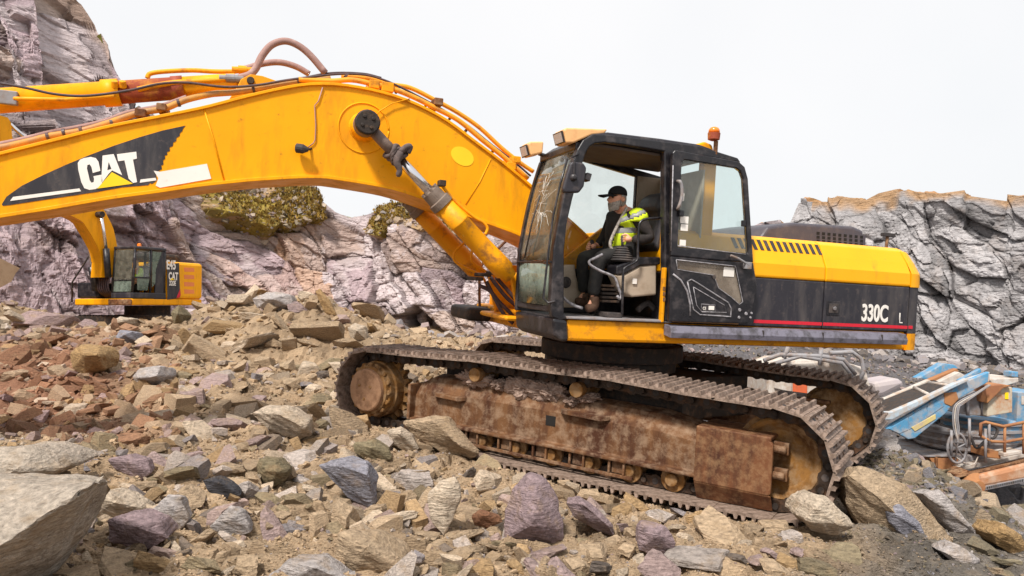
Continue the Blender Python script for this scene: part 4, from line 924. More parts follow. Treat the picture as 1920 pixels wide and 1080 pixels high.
# ---- boom
BN, BF = -.34, .34
top = [(-430,352),(-400,372),(-300,372),(-140,330),(-60,307),(0,291),(100,266),(204,240),(300,221),(383,204),(460,184),(530,168),(585,160),(646,162),(714,175),(772,194),(834,226),(885,264),(937,303),(988,345),(1040,392),(1090,436),(1120,470),(1126,500)]
bot = [(-450,440),(-400,452),(-300,440),(-140,418),(-60,411),(0,403),(100,387),(204,369),(300,356),(367,346),(440,338),(500,333),(591,329),(646,335),(731,350),(786,367),(840,387),(899,410),(972,437),(1030,468),(1075,505),(1100,520)]
def resample(P, n):
    P = np.array(P, float); l = np.r_[0, np.cumsum(np.hypot(*np.diff(P, axis=0).T))]; u = np.linspace(0, l[-1], n); return np.c_[np.interp(u, l, P[:, 0]), np.interp(u, l, P[:, 1])]
TP = np.array([p[:2] for p in smoothpath([(x, y, 0) for x, y in top], 5)]); BP = np.array([p[:2] for p in smoothpath([(x, y, 0) for x, y in bot], 5)])
T2, B2 = resample(uwp(TP, BN), 70), resample(uwp(BP, BN), 70)
b = MB(); n = 70
V = [(p[0], BN, p[1]) for p in T2] + [(p[0], BN, p[1]) for p in B2] + [(p[0], BF, p[1]) for p in T2] + [(p[0], BF, p[1]) for p in B2]
Fc = []
for i in range(n - 1): Fc += [(i, i + 1, n + i + 1, n + i), (2 * n + i, 3 * n + i, 3 * n + i + 1, 2 * n + i + 1)]
Fc += [(0, n, 3 * n, 2 * n), (n - 1, 3 * n - 1, 4 * n - 1, 2 * n - 1)]
b.add(V, Fc, 0, False)
def plate(P, t0, t1, m=0):        # flange plate following an edge
    N_ = len(P); d = np.gradient(P, axis=0); nn_ = np.c_[-d[:, 1], d[:, 0]] / np.hypot(*d.T)[:, None]; o1, o2 = P + nn_ * t0, P + nn_ * t1
    V = [(p[0], BN - .025, p[1]) for p in o1] + [(p[0], BN - .025, p[1]) for p in o2] + [(p[0], BF + .025, p[1]) for p in o1] + [(p[0], BF + .025, p[1]) for p in o2]; Fc = []
    for i in range(N_ - 1):
        Fc += [(i, i + 1, N_ + i + 1, N_ + i), (2 * N_ + i, 3 * N_ + i, 3 * N_ + i + 1, 2 * N_ + i + 1), (i, 2 * N_ + i, 2 * N_ + i + 1, i + 1), (N_ + i, N_ + i + 1, 3 * N_ + i + 1, 3 * N_ + i)]
    Fc += [(0, N_, 3 * N_, 2 * N_), (N_ - 1, 3 * N_ - 1, 4 * N_ - 1, 2 * N_ - 1)]; b.add(V, Fc, m)
plate(T2, -.004, .024); plate(B2, -.028, .004)
boom = b.build('boom', [YEL], EX, UF.mat, bevel=.004)
def weld(P, r=.006, name='weld_seam', mat=YEL, v=BN - .002, par=None):
    q = MB(); q.tube([UF.px(x, y, v) for x, y in P], r, 6); return q.build(name, mat, par or boom, UF.mat)
weld([(383, 206), (400, 260), (421, 341)], .008); weld([(920, 298), (900, 340), (873, 383)], .006)
c = UF.px(682, 240, BN); b = MB(); ang = np.linspace(0, 2 * math.pi, 49); b.tube([(c[0] + .245 * math.cos(a), BN - .002, c[2] + .245 * math.sin(a)) for a in ang], .008, 6); b.build('weld_seam', YEL, boom, UF.mat)
# painted marks
def decal(P, mat, v=BN - .004, name='decal', par=None, th=.003):
    q = MB(); q.prism(uwp(P, v), v, v + th); return q.build(name, mat, par or boom, UF.mat, tri=True)
zs = lambda P: [(x / 2.4547, y / 2.4547) for x, y in P]
jag = [(853, 578), (842, 592), (838, 604), (828, 612), (826, 626), (812, 634), (810, 650), (797, 655), (795, 672), (780, 678), (782, 694), (768, 700), (770, 712), (758, 716), (760, 730), (750, 738), (752, 756), (742, 762), (745, 778), (728, 788), (716, 800), (722, 826), (712, 838), (700, 846), (690, 842), (682, 852)]
decal(zs([(8, 940), (30, 905), (100, 855), (200, 805), (300, 760), (400, 718), (520, 672), (640, 632), (750, 600)] + jag + [(560, 862), (440, 884), (300, 905), (160, 926), (40, 944), (12, 947)]), CHAR, BN - .0035, 'black_decal')
lg = BN - .0065
decal(zs([(60, 906), (365, 867), (373, 880), (46, 925)]), WHITEP, lg, 'white_stripe'); decal(zs([(647, 826), (716, 818), (720, 830), (643, 841)]), WHITEP, lg, 'white_stripe')
decal(zs([(385, 728), (418, 722), (441, 728), (453, 744), (462, 786), (427, 796), (421, 768), (412, 756), (402, 760), (400, 775), (413, 830), (421, 841), (431, 838), (433, 824), (430, 811), (467, 804), (473, 832), (463, 856), (440, 870), (412, 874), (388, 866), (374, 838), (360, 780), (358, 750), (368, 735)]), WHITEP, lg, 'logo_letter')
decal(zs([(472, 716), (523, 709), (562, 806), (516, 784), (500, 800), (472, 838), (466, 836)]), WHITEP, lg, 'logo_letter'); decal(zs([(500, 746), (512, 776), (494, 782)]), CHAR, lg - .002, 'logo_letter_gap')
decal(zs([(538, 710), (627, 698), (630, 730), (612, 734), (631, 838), (612, 842), (592, 822), (573, 738), (544, 742)]), WHITEP, lg, 'logo_letter')
decal(zs([(515, 792), (612, 845), (447, 868)]), BRTY, lg - .001, 'logo_triangle')
decal([(288, 320), (300, 322), (388, 307), (396, 335), (300, 352), (292, 348), (297, 334)], WHITEP, BN - .0075, 'white_sticker')
decal([(867 + 21 * math.cos(a) * 1.0 - 4 * math.sin(a), 293 + 16 * math.sin(a) + 9 * math.cos(a)) for a in np.linspace(0, 6.1, 24)], BRTY, BN - .004, 'bright_paint_spot')
# side work lamp with its cable
p = UF.px(566, 279, BN - .06); b = MB(); b.lathe((p[0] - .06, BN - .07, p[2]), (1, -.2, -.05), [(0, .03), (.01, .045), (.07, .045), (.12, .02)], 14); b.tube([(p[0] + .05, BN - .05, p[2]), (p[0] + .09, BN, p[2] + .02)], .012, 6); b.build('boom_lamp', RUBR, boom, UF.mat)
weld([(578, 276), (588, 268), (591, 262), (592, 235), (590, 198), (597, 190), (605, 164)], .006, 'lamp_cable', HOSE, BN - .012)
# cylinder pin boss
b = MB(); p = UF.px(688, 232, -.62); p0 = UF.px(684, 236, -.42); b.lathe((p0[0], BN, p0[2]), (0, -1, 0), [(0, .15), (.02, .135), (.08, .125), (.10, .12)], 28, 1)
b.lathe((p0[0], BN - .10, p0[2]), (0, -1, 0), [(0, .115), (.14, .115), (.15, .12), (.19, .12), (.20, .105)], 22, 0)
for k in range(4): b.lathe((p0[0] + .06 * math.cos(k * 1.57 + .6), BN - .295, p0[2] + .06 * math.sin(k * 1.57 + .6)), (0, -1, 0), [(0, .02), (.018, .018)], 6, 0)
PINU, PINW = p0[0], p0[2]
b.build('cylinder_pin', [RUST if False else DSTL, YEL], boom, UF.mat, bevel=.005)
weld([(704, 218), (712, 208), (735, 194), (768, 185)], .006, 'grease_line', YEL, BN - .03)
VC = -.53
def boomcyl(v, near):
    B = UF.px(948, 510, VC); Pn = np.array([PINU, v, PINW]); B = np.array([B[0], v, B[2]]); E_ = UF.px(822, 368, VC); E_ = np.array([E_[0], v, E_[2]])
    d = (B - Pn) / np.linalg.norm(B - Pn); L = np.linalg.norm(B - Pn); le = (E_ - Pn) @ d
    b = MB(); b.lathe(Pn, d, [(.05, .055), (.42, .055)], 20, 0, True); b.lathe((Pn[0], v - .06, Pn[2]), (0, 1, 0), [(0, .12), (.12, .12)], 24, 0)
    b.lathe(Pn, d, [(.42, .052), (le, .052)], 24, 1, True)
    rod = b.build('cylinder_rod', [paint('rod_end_grime', (.16, .11, .09), .6, dirt=(.3, .2, .15), dscale=10, bump=.004), CHROME], None or EX, UF.mat)
    b = MB(); b.lathe(Pn, d, [(le - .10, .075), (le - .09, .095), (le + .02, .10), (le + .03, .118), (le + .10, .118)], 28, 1)
    for k in range(8):
        a = k * .785; e = np.cross(d, (0, 1, 0)); f_ = np.cross(d, e); c_ = Pn + d * (le - .115) + (e * math.cos(a) + f_ * math.sin(a)) * .082; b.lathe(c_, d, [(0, .017), (.03, .017)], 6, 1)
    b.lathe(Pn, d, [(le + .10, .105), (le + .32, .105), (le + .325, .109), (le + .34, .109), (le + .345, .105), (L - .22, .107), (L - .2, .112), (L - .02, .112), (L, .09), (L + .08, .07)], 32, 0, True)
    cyl = b.build('boom_cylinder', [YEL2, paint('gland_steel', (.2, .15, .12), .6, dirt=(.09, .06, .04), dscale=12, bump=.004)], EX, UF.mat)
    rod.name = 'boom_cylinder_rod'; WORLD['boom_cylinder_rod'] = UF.mat; WORLD[rod.name] = UF.mat
    return Pn, d, le, L, cyl
Pn, dv, le, L, cyn = boomcyl(VC, True)
_, _, _, _, cyf = boomcyl(.53, False)
# rag tied on the rod
b = MB(); c_ = Pn + dv * .40; e = np.cross(dv, (0, 1, 0)); f_ = np.array([0, 1, 0.]); rg_ = np.random.default_rng(3)
for q in range(4):
    o_ = -.05 + q * .032; pth = [c_ + dv * (o_ + .02 * math.sin(a * 2 + q)) + (e * math.cos(a) + f_ * math.sin(a)) * (.075 + .012 * math.sin(3 * a + q)) for a in np.linspace(0, 2 * math.pi, 20)]; b.tube(pth, .022, 7)
k0 = c_ + np.array([0.03, -.08, .02]); b.tube(smoothpath([k0, k0 + (.05, -.02, .05), k0 + (.09, -.01, .06), k0 + (.07, .0, 0)], 4), [.03] * 13, 8); b.tube(smoothpath([k0, k0 + (-.03, -.01, -.10), k0 + (.0, -.01, -.17), k0 + (-.01, 0, -.24)], 4), [.035, .04, .042, .04, .036, .036, .034, .032, .03, .028, .03, .026, .015], 8)
b.build('tied_rag', CLOTH, EX, UF.mat)
# cylinder pipes
def pipe(P, r, name, mat, v, par, n=6): 
    q = MB(); q.tube(smoothpath([UF.px(x, y, v if np.isscalar(v) else v[i]) for i, (x, y) in enumerate(P)], n), r, 10); return q.build(name, mat, par, UF.mat)
pipe([(828, 346), (840, 362), (862, 385), (890, 408), (906, 417), (914, 428), (910, 440)], .016, 'cylinder_pipe', YEL2, -.55, cyn)
b = MB(); p = UF.px(829, 346, -.55); b.box(p[0] - .04, p[0] + .03, -.6, -.5, p[2] - .02, p[2] + .04); b.build('pipe_block', DSTL, cyn, UF.mat, bevel=.006)
pipe([(872, 454), (853, 472), (851, 486), (862, 497), (890, 510), (905, 520), (915, 540)], .014, 'cylinder_pipe', YEL2, .2, cyf)
pipe([(885, 470), (884, 488), (895, 498), (915, 512), (930, 528)], .014, 'cylinder_pipe', YEL2, .25, cyf)
for P in ([(898, 535), (918, 545), (935, 565), (955, 585), (968, 600)], [(920, 520), (935, 540), (950, 558), (970, 575)], [(912, 528), (926, 556), (944, 588), (962, 606)], [(930, 520), (948, 540), (965, 560)]): pipe(P, .022, 'hydraulic_hose', DHOSE, -.2, EX)
b = MB()
for x, y in ((885, 522), (900, 515), (922, 512)): p = UF.px(x, y, 0); b.box(p[0] - .04, p[0] + .04, -.3, .1, p[2] - .02, p[2] + .02)
b.build('pipe_clamp_bar', DSTL, EX, UF.mat, bevel=.01)
# boom foot brackets
b = MB(); 
for v_ in (-.42, .36):
    b.prism(uwp([(950, 600), (935, 520), (965, 495), (1010, 500), (1100, 430), (1130, 440), (1140, 600)], 0), v_, v_ + .06)
b.build('boom_foot_bracket', YEL2, EX, UF.mat, bevel=.01)
# ---- lines along the boom top
def line(P, r, mat, v, name='hydraulic_line', par=None): return pipe(P, r, name, mat, v, par or boom, 5)
YP = paint('pipe_yellow', (.80, .33, .012), .45, dirt=(.28, .11, .04), dscale=8, damt=.8, dpos=.58, bump=.002)
BP_ = paint('pipe_brown', (.38, .19, .06), .55, dirt=(.62, .29, .03), dscale=5, damt=.9, dpos=.55, bump=.002)
line([(-100, 292), (0, 277), (55, 265), (95, 255), (150, 246), (200, 232), (240, 218), (270, 210), (310, 203), (350, 187), (400, 176), (440, 173), (500, 163), (560, 154), (620, 148)], .030, BP_, BN + .10)
line([(-100, 286), (0, 270), (55, 258), (95, 248), (150, 238), (200, 226), (240, 211), (300, 199), (350, 182)], .022, HOSE, BN + .22)
line([(560, 149), (620, 152), (660, 150), (700, 158), (735, 166), (775, 182), (815, 202), (860, 226), (905, 263), (945, 295), (990, 335)], .026, YP, BN + .06)
line([(640, 143), (690, 147), (730, 158), (770, 165), (820, 190), (860, 212), (900, 240), (940, 277), (975, 305), (1000, 322)], .024, YP, BN + .32)
line([(455, 166), (500, 158), (560, 152), (620, 140), (680, 140), (720, 150), (760, 168), (820, 200), (870, 230), (920, 270), (960, 300), (995, 330)], .011, DHOSE, BN + .2)
line([(430, 172), (500, 160), (560, 148), (620, 137), (680, 138), (715, 146)], .011, DHOSE, BN + .26)
line([(0, 156), (50, 165), (100, 176), (150, 180), (200, 176), (250, 168), (300, 157), (350, 155), (420, 163), (480, 160), (540, 150), (610, 141)], .012, DHOSE, BN + .05)
line([(610, 137), (583, 105), (560, 86), (535, 77), (510, 84), (492, 104), (480, 128), (468, 140), (448, 146)], .035, HOSE, -.1)
line([(580, 139), (555, 125), (525, 117), (495, 119), (470, 126), (455, 130)], .032, HOSE, .12)
line([(276, 147), (282, 138), (310, 134), (360, 132), (400, 134), (440, 134), (455, 131)], .022, YEL2, .12)
line([(258, 168), (290, 161), (330, 155), (380, 152), (410, 150), (432, 147)], .026, YEL2, -.1)
for (x, y, s_) in ((304, 202, .04), (265, 213, .045), (700, 160, .05), (820, 192, .045), (725, 165, .06), (955, 312, .05), (965, 300, .045)):
    p = UF.px(x, y, BN + .1); b = MB(); b.box(p[0] - s_, p[0] + s_, BN + .02, BN + .36, p[2] - s_ * .9, p[2] + s_ * .7); b.build('line_clamp', RUST if x in (304, 820, 265) else YEL2, boom, UF.mat, bevel=.008)
for i, (x, y) in enumerate(((90, 256), (120, 249), (152, 244), (210, 231), (335, 193), (475, 167), (560, 155), (648, 143), (745, 170), (800, 196), (845, 220), (925, 282), (872, 247))):
    p = UF.px(x, y, BN + .1); q = UF.px(x + 3, y + 6, BN + .1); b = MB(); t_ = np.array([1, 0, .35 if x < 600 else -.6]); b.lathe(p, t_, [(-.012, .036), (.012, .036)], 12); b.build('line_band', DHOSE, boom, UF.mat)
for x, y in ((432, 147), (455, 131)):
    p = UF.px(x, y, -.1 if x < 440 else .12); b = MB(); b.lathe(p, (1, 0, .1), [(-.10, .03), (-.04, .03), (-.04, .042), (.04, .042), (.04, .038), (.12, .038)], 14); b.build('hose_fitting', GREYP if x < 440 else YEL2, boom, UF.mat)
# bracket of the stick cylinder + the cylinder itself
b = MB()
for v_ in (-.16, .12): b.prism(uwp([(430, 185), (446, 160), (452, 148), (470, 139), (492, 142), (520, 152), (548, 166)], v_), v_, v_ + .045)
p = UF.px(470, 152, -.16); b.lathe((p[0], -.2, p[2]), (0, 1, 0), [(0, .035), (.40, .035)], 16, 1); b.build('stick_cylinder_bracket', [YEL2, DSTL], boom, UF.mat, bevel=.006)
A_, B_ = UF.px(470, 156, 0), UF.px(-330, 212, 0); d = B_ - A_; LL = np.linalg.norm(d); d /= LL
u300 = (UF.px(345, 168, 0) - A_) @ d; u160 = (UF.px(225, 173, 0) - A_) @ d
b = MB(); b.lathe(A_, d, [(-.02, .07), (.12, .085), (.14, .105), (u300, .105)], 28, 0, True); b.lathe(A_, d, [(u300, .115), (u300 + .1, .115), (u300 + .101, .106), (u160, .106)], 28, 1, True)
b.lathe(A_, d, [(u160, .125), (u160 + .14, .125), (u160 + .141, .108), (LL * .97, .112)], 28, 0, True)
RUSTY = paint('rust_patch', (.30, .055, .02), .7, dirt=(.6, .26, .02), dscale=7, damt=.8, dpos=.55, bump=.003)
b.build('stick_cylinder', [YEL, RUSTY], EX, UF.mat)
b = MB()
for x in (215, 230): p = UF.px(x, 160, -.12); b.lathe((p[0], -.11, p[2]), (0, -.6, 1), [(-.02, .035), (.045, .03)], 8)
p = UF.px(8, 180, -.12); b.box(p[0] - .12, p[0] + .10, -.14, -.08, p[2] - .07, p[2] + .05, 1); b.tube([UF.px(25, 185, -.13), UF.px(120, 187, -.13), UF.px(215, 180, -.13)], .02, 8, 0)
b.build('cylinder_clamp', [YEL2, GREYP], EX, UF.mat, bevel=.008)

cpts = uwp([(-330, 190), (-300, 205), (-395, 330), (-430, 470), (-470, 760), (-520, 770), (-500, 440), (-450, 300), (-380, 215)], -.2)
b = MB(); b.prism(cpts, -.2, .2); b.build('stick', YEL, EX, UF.mat, bevel=.02)
b = MB(); b.prism(uwp([(-540, 690), (-450, 720), (-330, 800), (-340, 900), (-430, 960), (-560, 900)], -.65), -.65, .65); b.build('bucket', RUST, EX, UF.mat, bevel=.03)

# ---- cab
VI = -.50                                           # inner side plane of the cab
def cpoly(P, v, t, name, mat, par=EX, bevel=.01, seg=2):
    q = MB(); q.prism(uwp(P, v), v, v + t); return q.build(name, mat, par, UF.mat, bevel=bevel, seg=seg, tri=False)
nearL = [(1048, 600), (1033, 572), (1038, 470), (1047, 420), (1058, 368), (1070, 322), (1082, 291), (1088, 276)]
nearR = [(1066, 598), (1057, 590), (1057, 470), (1063, 420), (1073, 376), (1084, 335), (1093, 305), (1098, 290)]
cab = MB()
cab.prism(uwp([(1066, 598), (1058, 590), (1058, 470), (1063, 420), (1073, 376), (1084, 335), (1092, 308), (1098, 288), (1105, 276), (1116, 269), (1135, 267), (1180, 273), (1246, 284), (1247, 602), (1263, 603), (1264, 284), (1390, 305), (1384, 296), (1310, 273), (1142, 252), (1112, 251), (1094, 262), (1083, 280), (1071, 318), (1058, 366), (1047, 418), (1038, 470), (1033, 572), (1036, 595), (1050, 602)], V0), V0, V0 + .09)
cabo = cab.build('cab_frame', BLK, EX, UF.mat, bevel=.014, seg=3, tri=False)
# far side frame, same outline shifted through the cab's width
fl = uwp([(1066, 598), (1058, 590), (1058, 470), (1063, 420), (1073, 376), (1084, 335), (1092, 308), (1098, 288), (1105, 276), (1116, 269), (1135, 267), (1180, 273), (1226, 281), (1226, 470), (1066, 470), (1066, 598)], V0)
o_in = uwp([(1050, 602), (1036, 595), (1033, 572), (1038, 470), (1047, 418), (1058, 366), (1071, 318), (1083, 280), (1094, 262), (1112, 251), (1142, 252), (1330, 276), (1330, 602)], V0)
UR = U(1330, 400)[0]                                # rear wall of the cab
wfl = U(1150, 598)[2]                               # cab floor
b = MB()
fp = uwp([(1033, 572), (1038, 470), (1047, 418), (1058, 366), (1071, 318), (1083, 280), (1094, 262), (1112, 251), (1142, 252)], V0)
fi = [(a + .065, c - .02) for a, c in fp[:6]] + [(fp[6][0] + .055, fp[6][1] - .05), (fp[7][0] + .03, fp[7][1] - .07), (fp[8][0], fp[8][1] - .075)]
for i in range(8): b.prism([fp[i], fp[i + 1], fi[i + 1], fi[i]], VI - .06, VI)
wr_ = fp[8][1]; b.prism([fp[8], fi[8], (UR, wr_ - .26), (UR, wr_ - .18)], VI - .06, VI)      # top rail
wsill = U(1150, 505)[2]
b.box(fp[0][0], UR, VI - .055, VI - .0, wfl - .0, wsill)                                  # lower side panel
b.box(UR - .32, UR, VI - .055, VI, wsill, wr_ - .2)
b.build('cab_far_side', BLK, EX, UF.mat, bevel=.008)
b = MB(); b.box(UR - .31, UR, VI - .075, VI - .057, wsill - .1, wr_ - .2); b.box(UR - .03, UR - .01, V0 + .1, VI - .08, wfl, wr_ - .2); b.build('cab_rear_trim', BEIGE, EX, UF.mat, bevel=.004)
b = MB(); b.box(UR - .009, UR + .02, V0 + .1, VI - .06, wfl, U(1300, 480)[2]); b.build('cab_rear_wall', BLK, EX, UF.mat)
b = MB(); pw = uwp([(1057, 560), (1057, 470), (1063, 420), (1073, 376), (1084, 335), (1093, 305)], V0); b.prism([(fi[0][0], wsill)] + [fi[i] for i in range(1, 9)] + [(UR - .32, wr_ - .16), (UR - .32, wsill)], VI - .035, VI - .03); b.build('side_window', glass('side_glass', (.93, .96, .94), (.40, .42, .36), amt=.05), EX, UF.mat)
# cross members and windscreen
def sheet(P, name, mat, th=.01, va=V0 + .03, vb=VI - .03, par=EX, sub=1, bow=.03):
    q = MB(); n = len(P); V = []; K = 9
    for j in range(K):
        f = j / (K - 1); v = va + (vb - va) * f; bo = -bow * (1 - (2 * f - 1) ** 2)
        V += [(u + bo, v, w_) for u, w_ in P]
    Fc = [(j * n + i, j * n + i + 1, (j + 1) * n + i + 1, (j + 1) * n + i) for j in range(K - 1) for i in range(n - 1)]
    q.add(V, Fc, 0, True); o = q.build(name, mat, par, UF.mat, recalc=False); s_ = o.modifiers.new('th', 'SOLIDIFY'); s_.thickness = th; return o
gp = uwp([(1033, 574), (1036, 494)], V0); sheet([(a + .02, c) for a, c in gp], 'lower_windscreen', GLASSG)
gp = uwp([(1036, 488), (1038, 470), (1047, 418), (1058, 366), (1071, 318), (1083, 282)], V0); ws = sheet([(a + .02, c) for a, c in gp], 'windscreen', GLASSW)
b = MB()
def xbar(x, y, r, v0=V0 + .05, v1=VI - .03, rr=None):
    p = U(x, y); b.box(p[0] - r, p[0] + r, v0, v1, p[2] - (rr or r), p[2] + (rr or r))
xbar(1038, 491, .018, rr=.010); b.build('windscreen_crossbar', BLK, EX, UF.mat, bevel=.005); b = MB(); xbar(1040, 580, .03); b.build('windscreen_frame', BLK, EX, UF.mat, bevel=.01); b = MB(); xbar(1090, 272, .035)
b.build('windscreen_frame', BLK, EX, UF.mat, bevel=.01)
# crack lines in the windscreen
CRK = paint('glass_crack', (.8, .78, .72), .4, bump=0)
b = MB(); rg_ = np.random.default_rng(9)
def wsp(f, z):       # point on the windscreen: f across 0..1, z 0..1 up
    P = np.array([(a + .02, c) for a, c in gp]); l = np.r_[0, np.cumsum(np.hypot(*np.diff(P, axis=0).T))]; u = np.interp(z * l[-1], l, P[:, 0]); w_ = np.interp(z * l[-1], l, P[:, 1])
    return np.array([u - .03 * (1 - (2 * f - 1) ** 2) - .014, V0 + .03 + (VI - V0 - .06) * f, w_])
for (f0, z0) in ((.5, .55), (.45, .45), (.55, .68)):
    for k in range(11):
        a = rg_.uniform(0, 6.28); f, z = f0, z0; P = [wsp(f, z)]
        for q in range(rg_.integers(3, 8)): f += math.cos(a) * .05; z += math.sin(a) * .035; a += rg_.normal() * .3; P.append(wsp(np.clip(f, .06, .94), np.clip(z, .03, .97)))
        b.tube(P, .0013, 4)
b.build('glass_cracks', CRK, ws, UF.mat)
b = MB(); P = [wsp(.08, .93), wsp(.07, .7), wsp(.06, .4), wsp(.03, .1)]; P = [p + np.array([-.03, -.0, 0]) for p in P]; e = U(1030, 560); b.tube(P + [np.array([e[0] - .04, V0 + .05, e[2]]), np.array([e[0] - .0, V0 + .02, e[2] - .04]), np.array([e[0] + .05, V0 - .02, e[2] - .02])], .011, 8)
b.build('front_grab_bar', BLK, EX, UF.mat)
b = MB(); b.tube([wsp(.62, .02) + np.array([-.03, 0, 0]), wsp(.55, .35) + np.array([-.035, 0, 0]), wsp(.5, .62) + np.array([-.03, 0, 0])], .008, 6); b.build('wiper', RUBR, EX, UF.mat)
# roof
b = MB(); rp_ = uwp([(1094, 262), (1112, 250), (1142, 247), (1240, 259), (1313, 270), (1338, 279), (1338, 292), (1246, 283), (1135, 265), (1105, 274)], V0)
b.prism(rp_, V0 + .012, VI - .0); b.build('cab_roof', [CHAR], EX, UF.mat, bevel=.02, seg=3)
b = MB(); rp_ = uwp([(1112, 270), (1135, 267), (1246, 285), (1325, 296), (1325, 302), (1246, 290), (1135, 272)], V0); b.prism(rp_, V0 + .1, VI - .07); b.build('roof_lining', paint('roof_cloth', (.13, .10, .085), .8, bump=.001), EX, UF.mat)
# front lower corner
b = MB(); cp = uwp([(1036, 596), (1064, 600), (1066, 641), (1052, 641), (1038, 630)], V0); b.prism(cp, V0 - .01, VI + .05); b.build('cab_base_corner', BLK, EX, UF.mat, bevel=.03, seg=3)
b = MB(); b.box(U(1064, 600)[0] - .10, UR, V0 + .01, VI, wdeck - .0, wfl); fo_ = b.build('cab_floor', GREYP, EX, UF.mat, bevel=.006)
b = MB(); p0, p1 = U(1062, 600), U(1240, 607); b.box(p0[0], p1[0], V0 - .012, V0 + .1, wdeck + .002, wfl + .006); b.build('door_sill', GREYP, EX, UF.mat, bevel=.006)
b = MB(); p0, p1 = U(1238, 603), U(1249, 502); b.box(p0[0], p1[0], V0 - .02, V0 + .04, wdeck + .003, p1[2]); 
pb = b.build('latch_post', YEL2, EX, UF.mat, bevel=.008)
b = MB()
for y in (541, 551, 561): p = U(1243, y); b.box(p[0] - .012, p[0] + .012, V0 - .026, V0 - .019, p[2] - .018, p[2] + .018)
b.build('latch_hooks', RUST, pb, UF.mat)
b = MB(); p0, p1 = U(1320, 480), U(1348, 300); b.box(p0[0] + .02, p1[0] + .06, V0 + .12, V0 + .22, wblk, p1[2]); b.build('cab_rear_post', YEL, EX, UF.mat, bevel=.01)
# rear window and tinted panes seen through the open door
b = MB(); b.box(UR - .003, UR + .004, V0 + .13, VI - .07, U(1300, 478)[2], wr_ - .25); b.build('rear_window', GLASS, EX, UF.mat)
# ---- open door, folded back along the side
VD = V0 - .10
outer = [(1257, 604), (1262, 286), (1266, 281), (1300, 287), (1384, 303), (1396, 312), (1402, 330), (1413, 480), (1420, 535), (1409, 600), (1404, 607)]
win = [(1271, 461), (1279, 305), (1283, 299), (1384, 315), (1391, 325), (1403, 472), (1398, 477)]
b = MB(); po, pw_ = uwp(outer, VD), uwp(win, VD)
def ring(q, O, I, v, t, m=0):
    """frame between an outer and an inner outline with the same number of points"""
    n = len(O); V = [(p[0], v, p[1]) for p in O] + [(p[0], v, p[1]) for p in I] + [(p[0], v + t, p[1]) for p in O] + [(p[0], v + t, p[1]) for p in I]; Fc = []
    for i in range(n):
        j = (i + 1) % n; Fc += [(i, j, n + j, n + i), (2 * n + i, 3 * n + i, 3 * n + j, 2 * n + j), (i, 2 * n + i, 2 * n + j, j), (n + i, n + j, 3 * n + j, 3 * n + i)]
    q.add(V, Fc, m)
O = uwp([(1258, 480), (1262, 286), (1266, 281), (1386, 303), (1397, 313), (1403, 335), (1413, 492), (1340, 488)], VD); I = uwp([(1271, 463), (1279, 305), (1284, 299), (1381, 315), (1389, 321), (1394, 335), (1403, 475), (1340, 470)], VD)
ring(b, O, I, VD, .05)
doorw = uwp([(1258, 480), (1340, 488), (1413, 492), (1420, 535), (1409, 600), (1404, 607), (1255, 603)], VD); 
# lower half with a kinked window opening
lo_o = uwp([(1258, 480.5), (1300, 484), (1340, 488.5), (1413, 492.5), (1420, 535), (1409, 598), (1404, 607), (1330, 605), (1255, 603), (1257, 540)], VD)
lo_i = uwp([(1268, 487), (1300, 489), (1340, 494), (1379, 499), (1393, 566), (1386, 571), (1372, 558), (1347, 540), (1338, 516), (1270, 505)], VD)
# match ordering: outline walks clockwise from top left
ring(b, lo_o, lo_i, VD, .05)
door = b.build('cab_door', BLK, EX, UF.mat, bevel=.012, seg=3)
b = MB(); b.prism(I, VD + .02, VD + .026); b.build('door_window', GLASS, door, UF.mat); b = MB(); b.prism(lo_i, VD + .02, VD + .026); b.build('lower_door_window', glass('door_glass', (.8, .8, .8), (.5, .42, .34), amt=.35), door, UF.mat)
SCUF = paint('scuffed_edge', (.34, .32, .34), .4, dirt=(.05, .05, .05), dscale=20, damt=.7, dpos=.5, bump=0)
def rim(P, r, close=True, mat=SCUF, name='door_rib', dv=-.002):
    q = MB(); Q = [UF.px(x, y, VD + dv) for x, y in P]; Q = Q + Q[:1] if close else Q; q.tube(Q, r, 6); return q.build(name, mat, door, UF.mat)
rim([(1268, 487), (1379, 499), (1393, 566), (1386, 571), (1372, 558), (1347, 540), (1338, 516), (1270, 505)], .005)
rim([(1289, 528), (1296, 524), (1308, 531), (1365, 567), (1371, 578), (1370, 594), (1312, 590), (1300, 580)], .007); rim([(1300, 538), (1358, 572), (1362, 586), (1316, 585), (1306, 572)], .004)
rim([(1262, 514), (1276, 525), (1288, 545), (1294, 570), (1294, 592)], .010, False); rim([(1258, 470), (1262, 310)], .006, False); rim([(1271, 461), (1398, 477)], .005, False)
b = MB(); p = U(1327, 519); b.lathe((p[0], VD - .004, p[2]), (0, -1, 0), [(0, .02), (.006, .02)], 12); b.build('door_knob', RUBR, door, UF.mat)
b = MB()
for x, y, r in ((1378, 580, .018), (1390, 587, .018), (1377, 594, .016), (1400, 586, .012), (1398, 594, .012)): p = U(x, y); b.lathe((p[0] - .02, VD - .001, p[2]), (0, -1, 0), [(0, r), (.008, r * .8)], 10)
b.build('door_bolts', SCUF, door, UF.mat)
p = UF.px(1315, 583, VD); b = MB(); q = UF.px(1340, 572, VD); b.box(p[0], q[0], VD - .003, VD - .001, p[2], q[2]); pl = b.build('door_plate', BLK, door, UF.mat)
b = MB(); pa, pb_ = UF.px(1328, 582, VD), UF.px(1339, 573, VD); b.box(pa[0], pb_[0], VD - .005, VD - .0032, pa[2] + .006, pb_[2] - .004); b.build('door_plate_label', WHITEP, door, UF.mat)
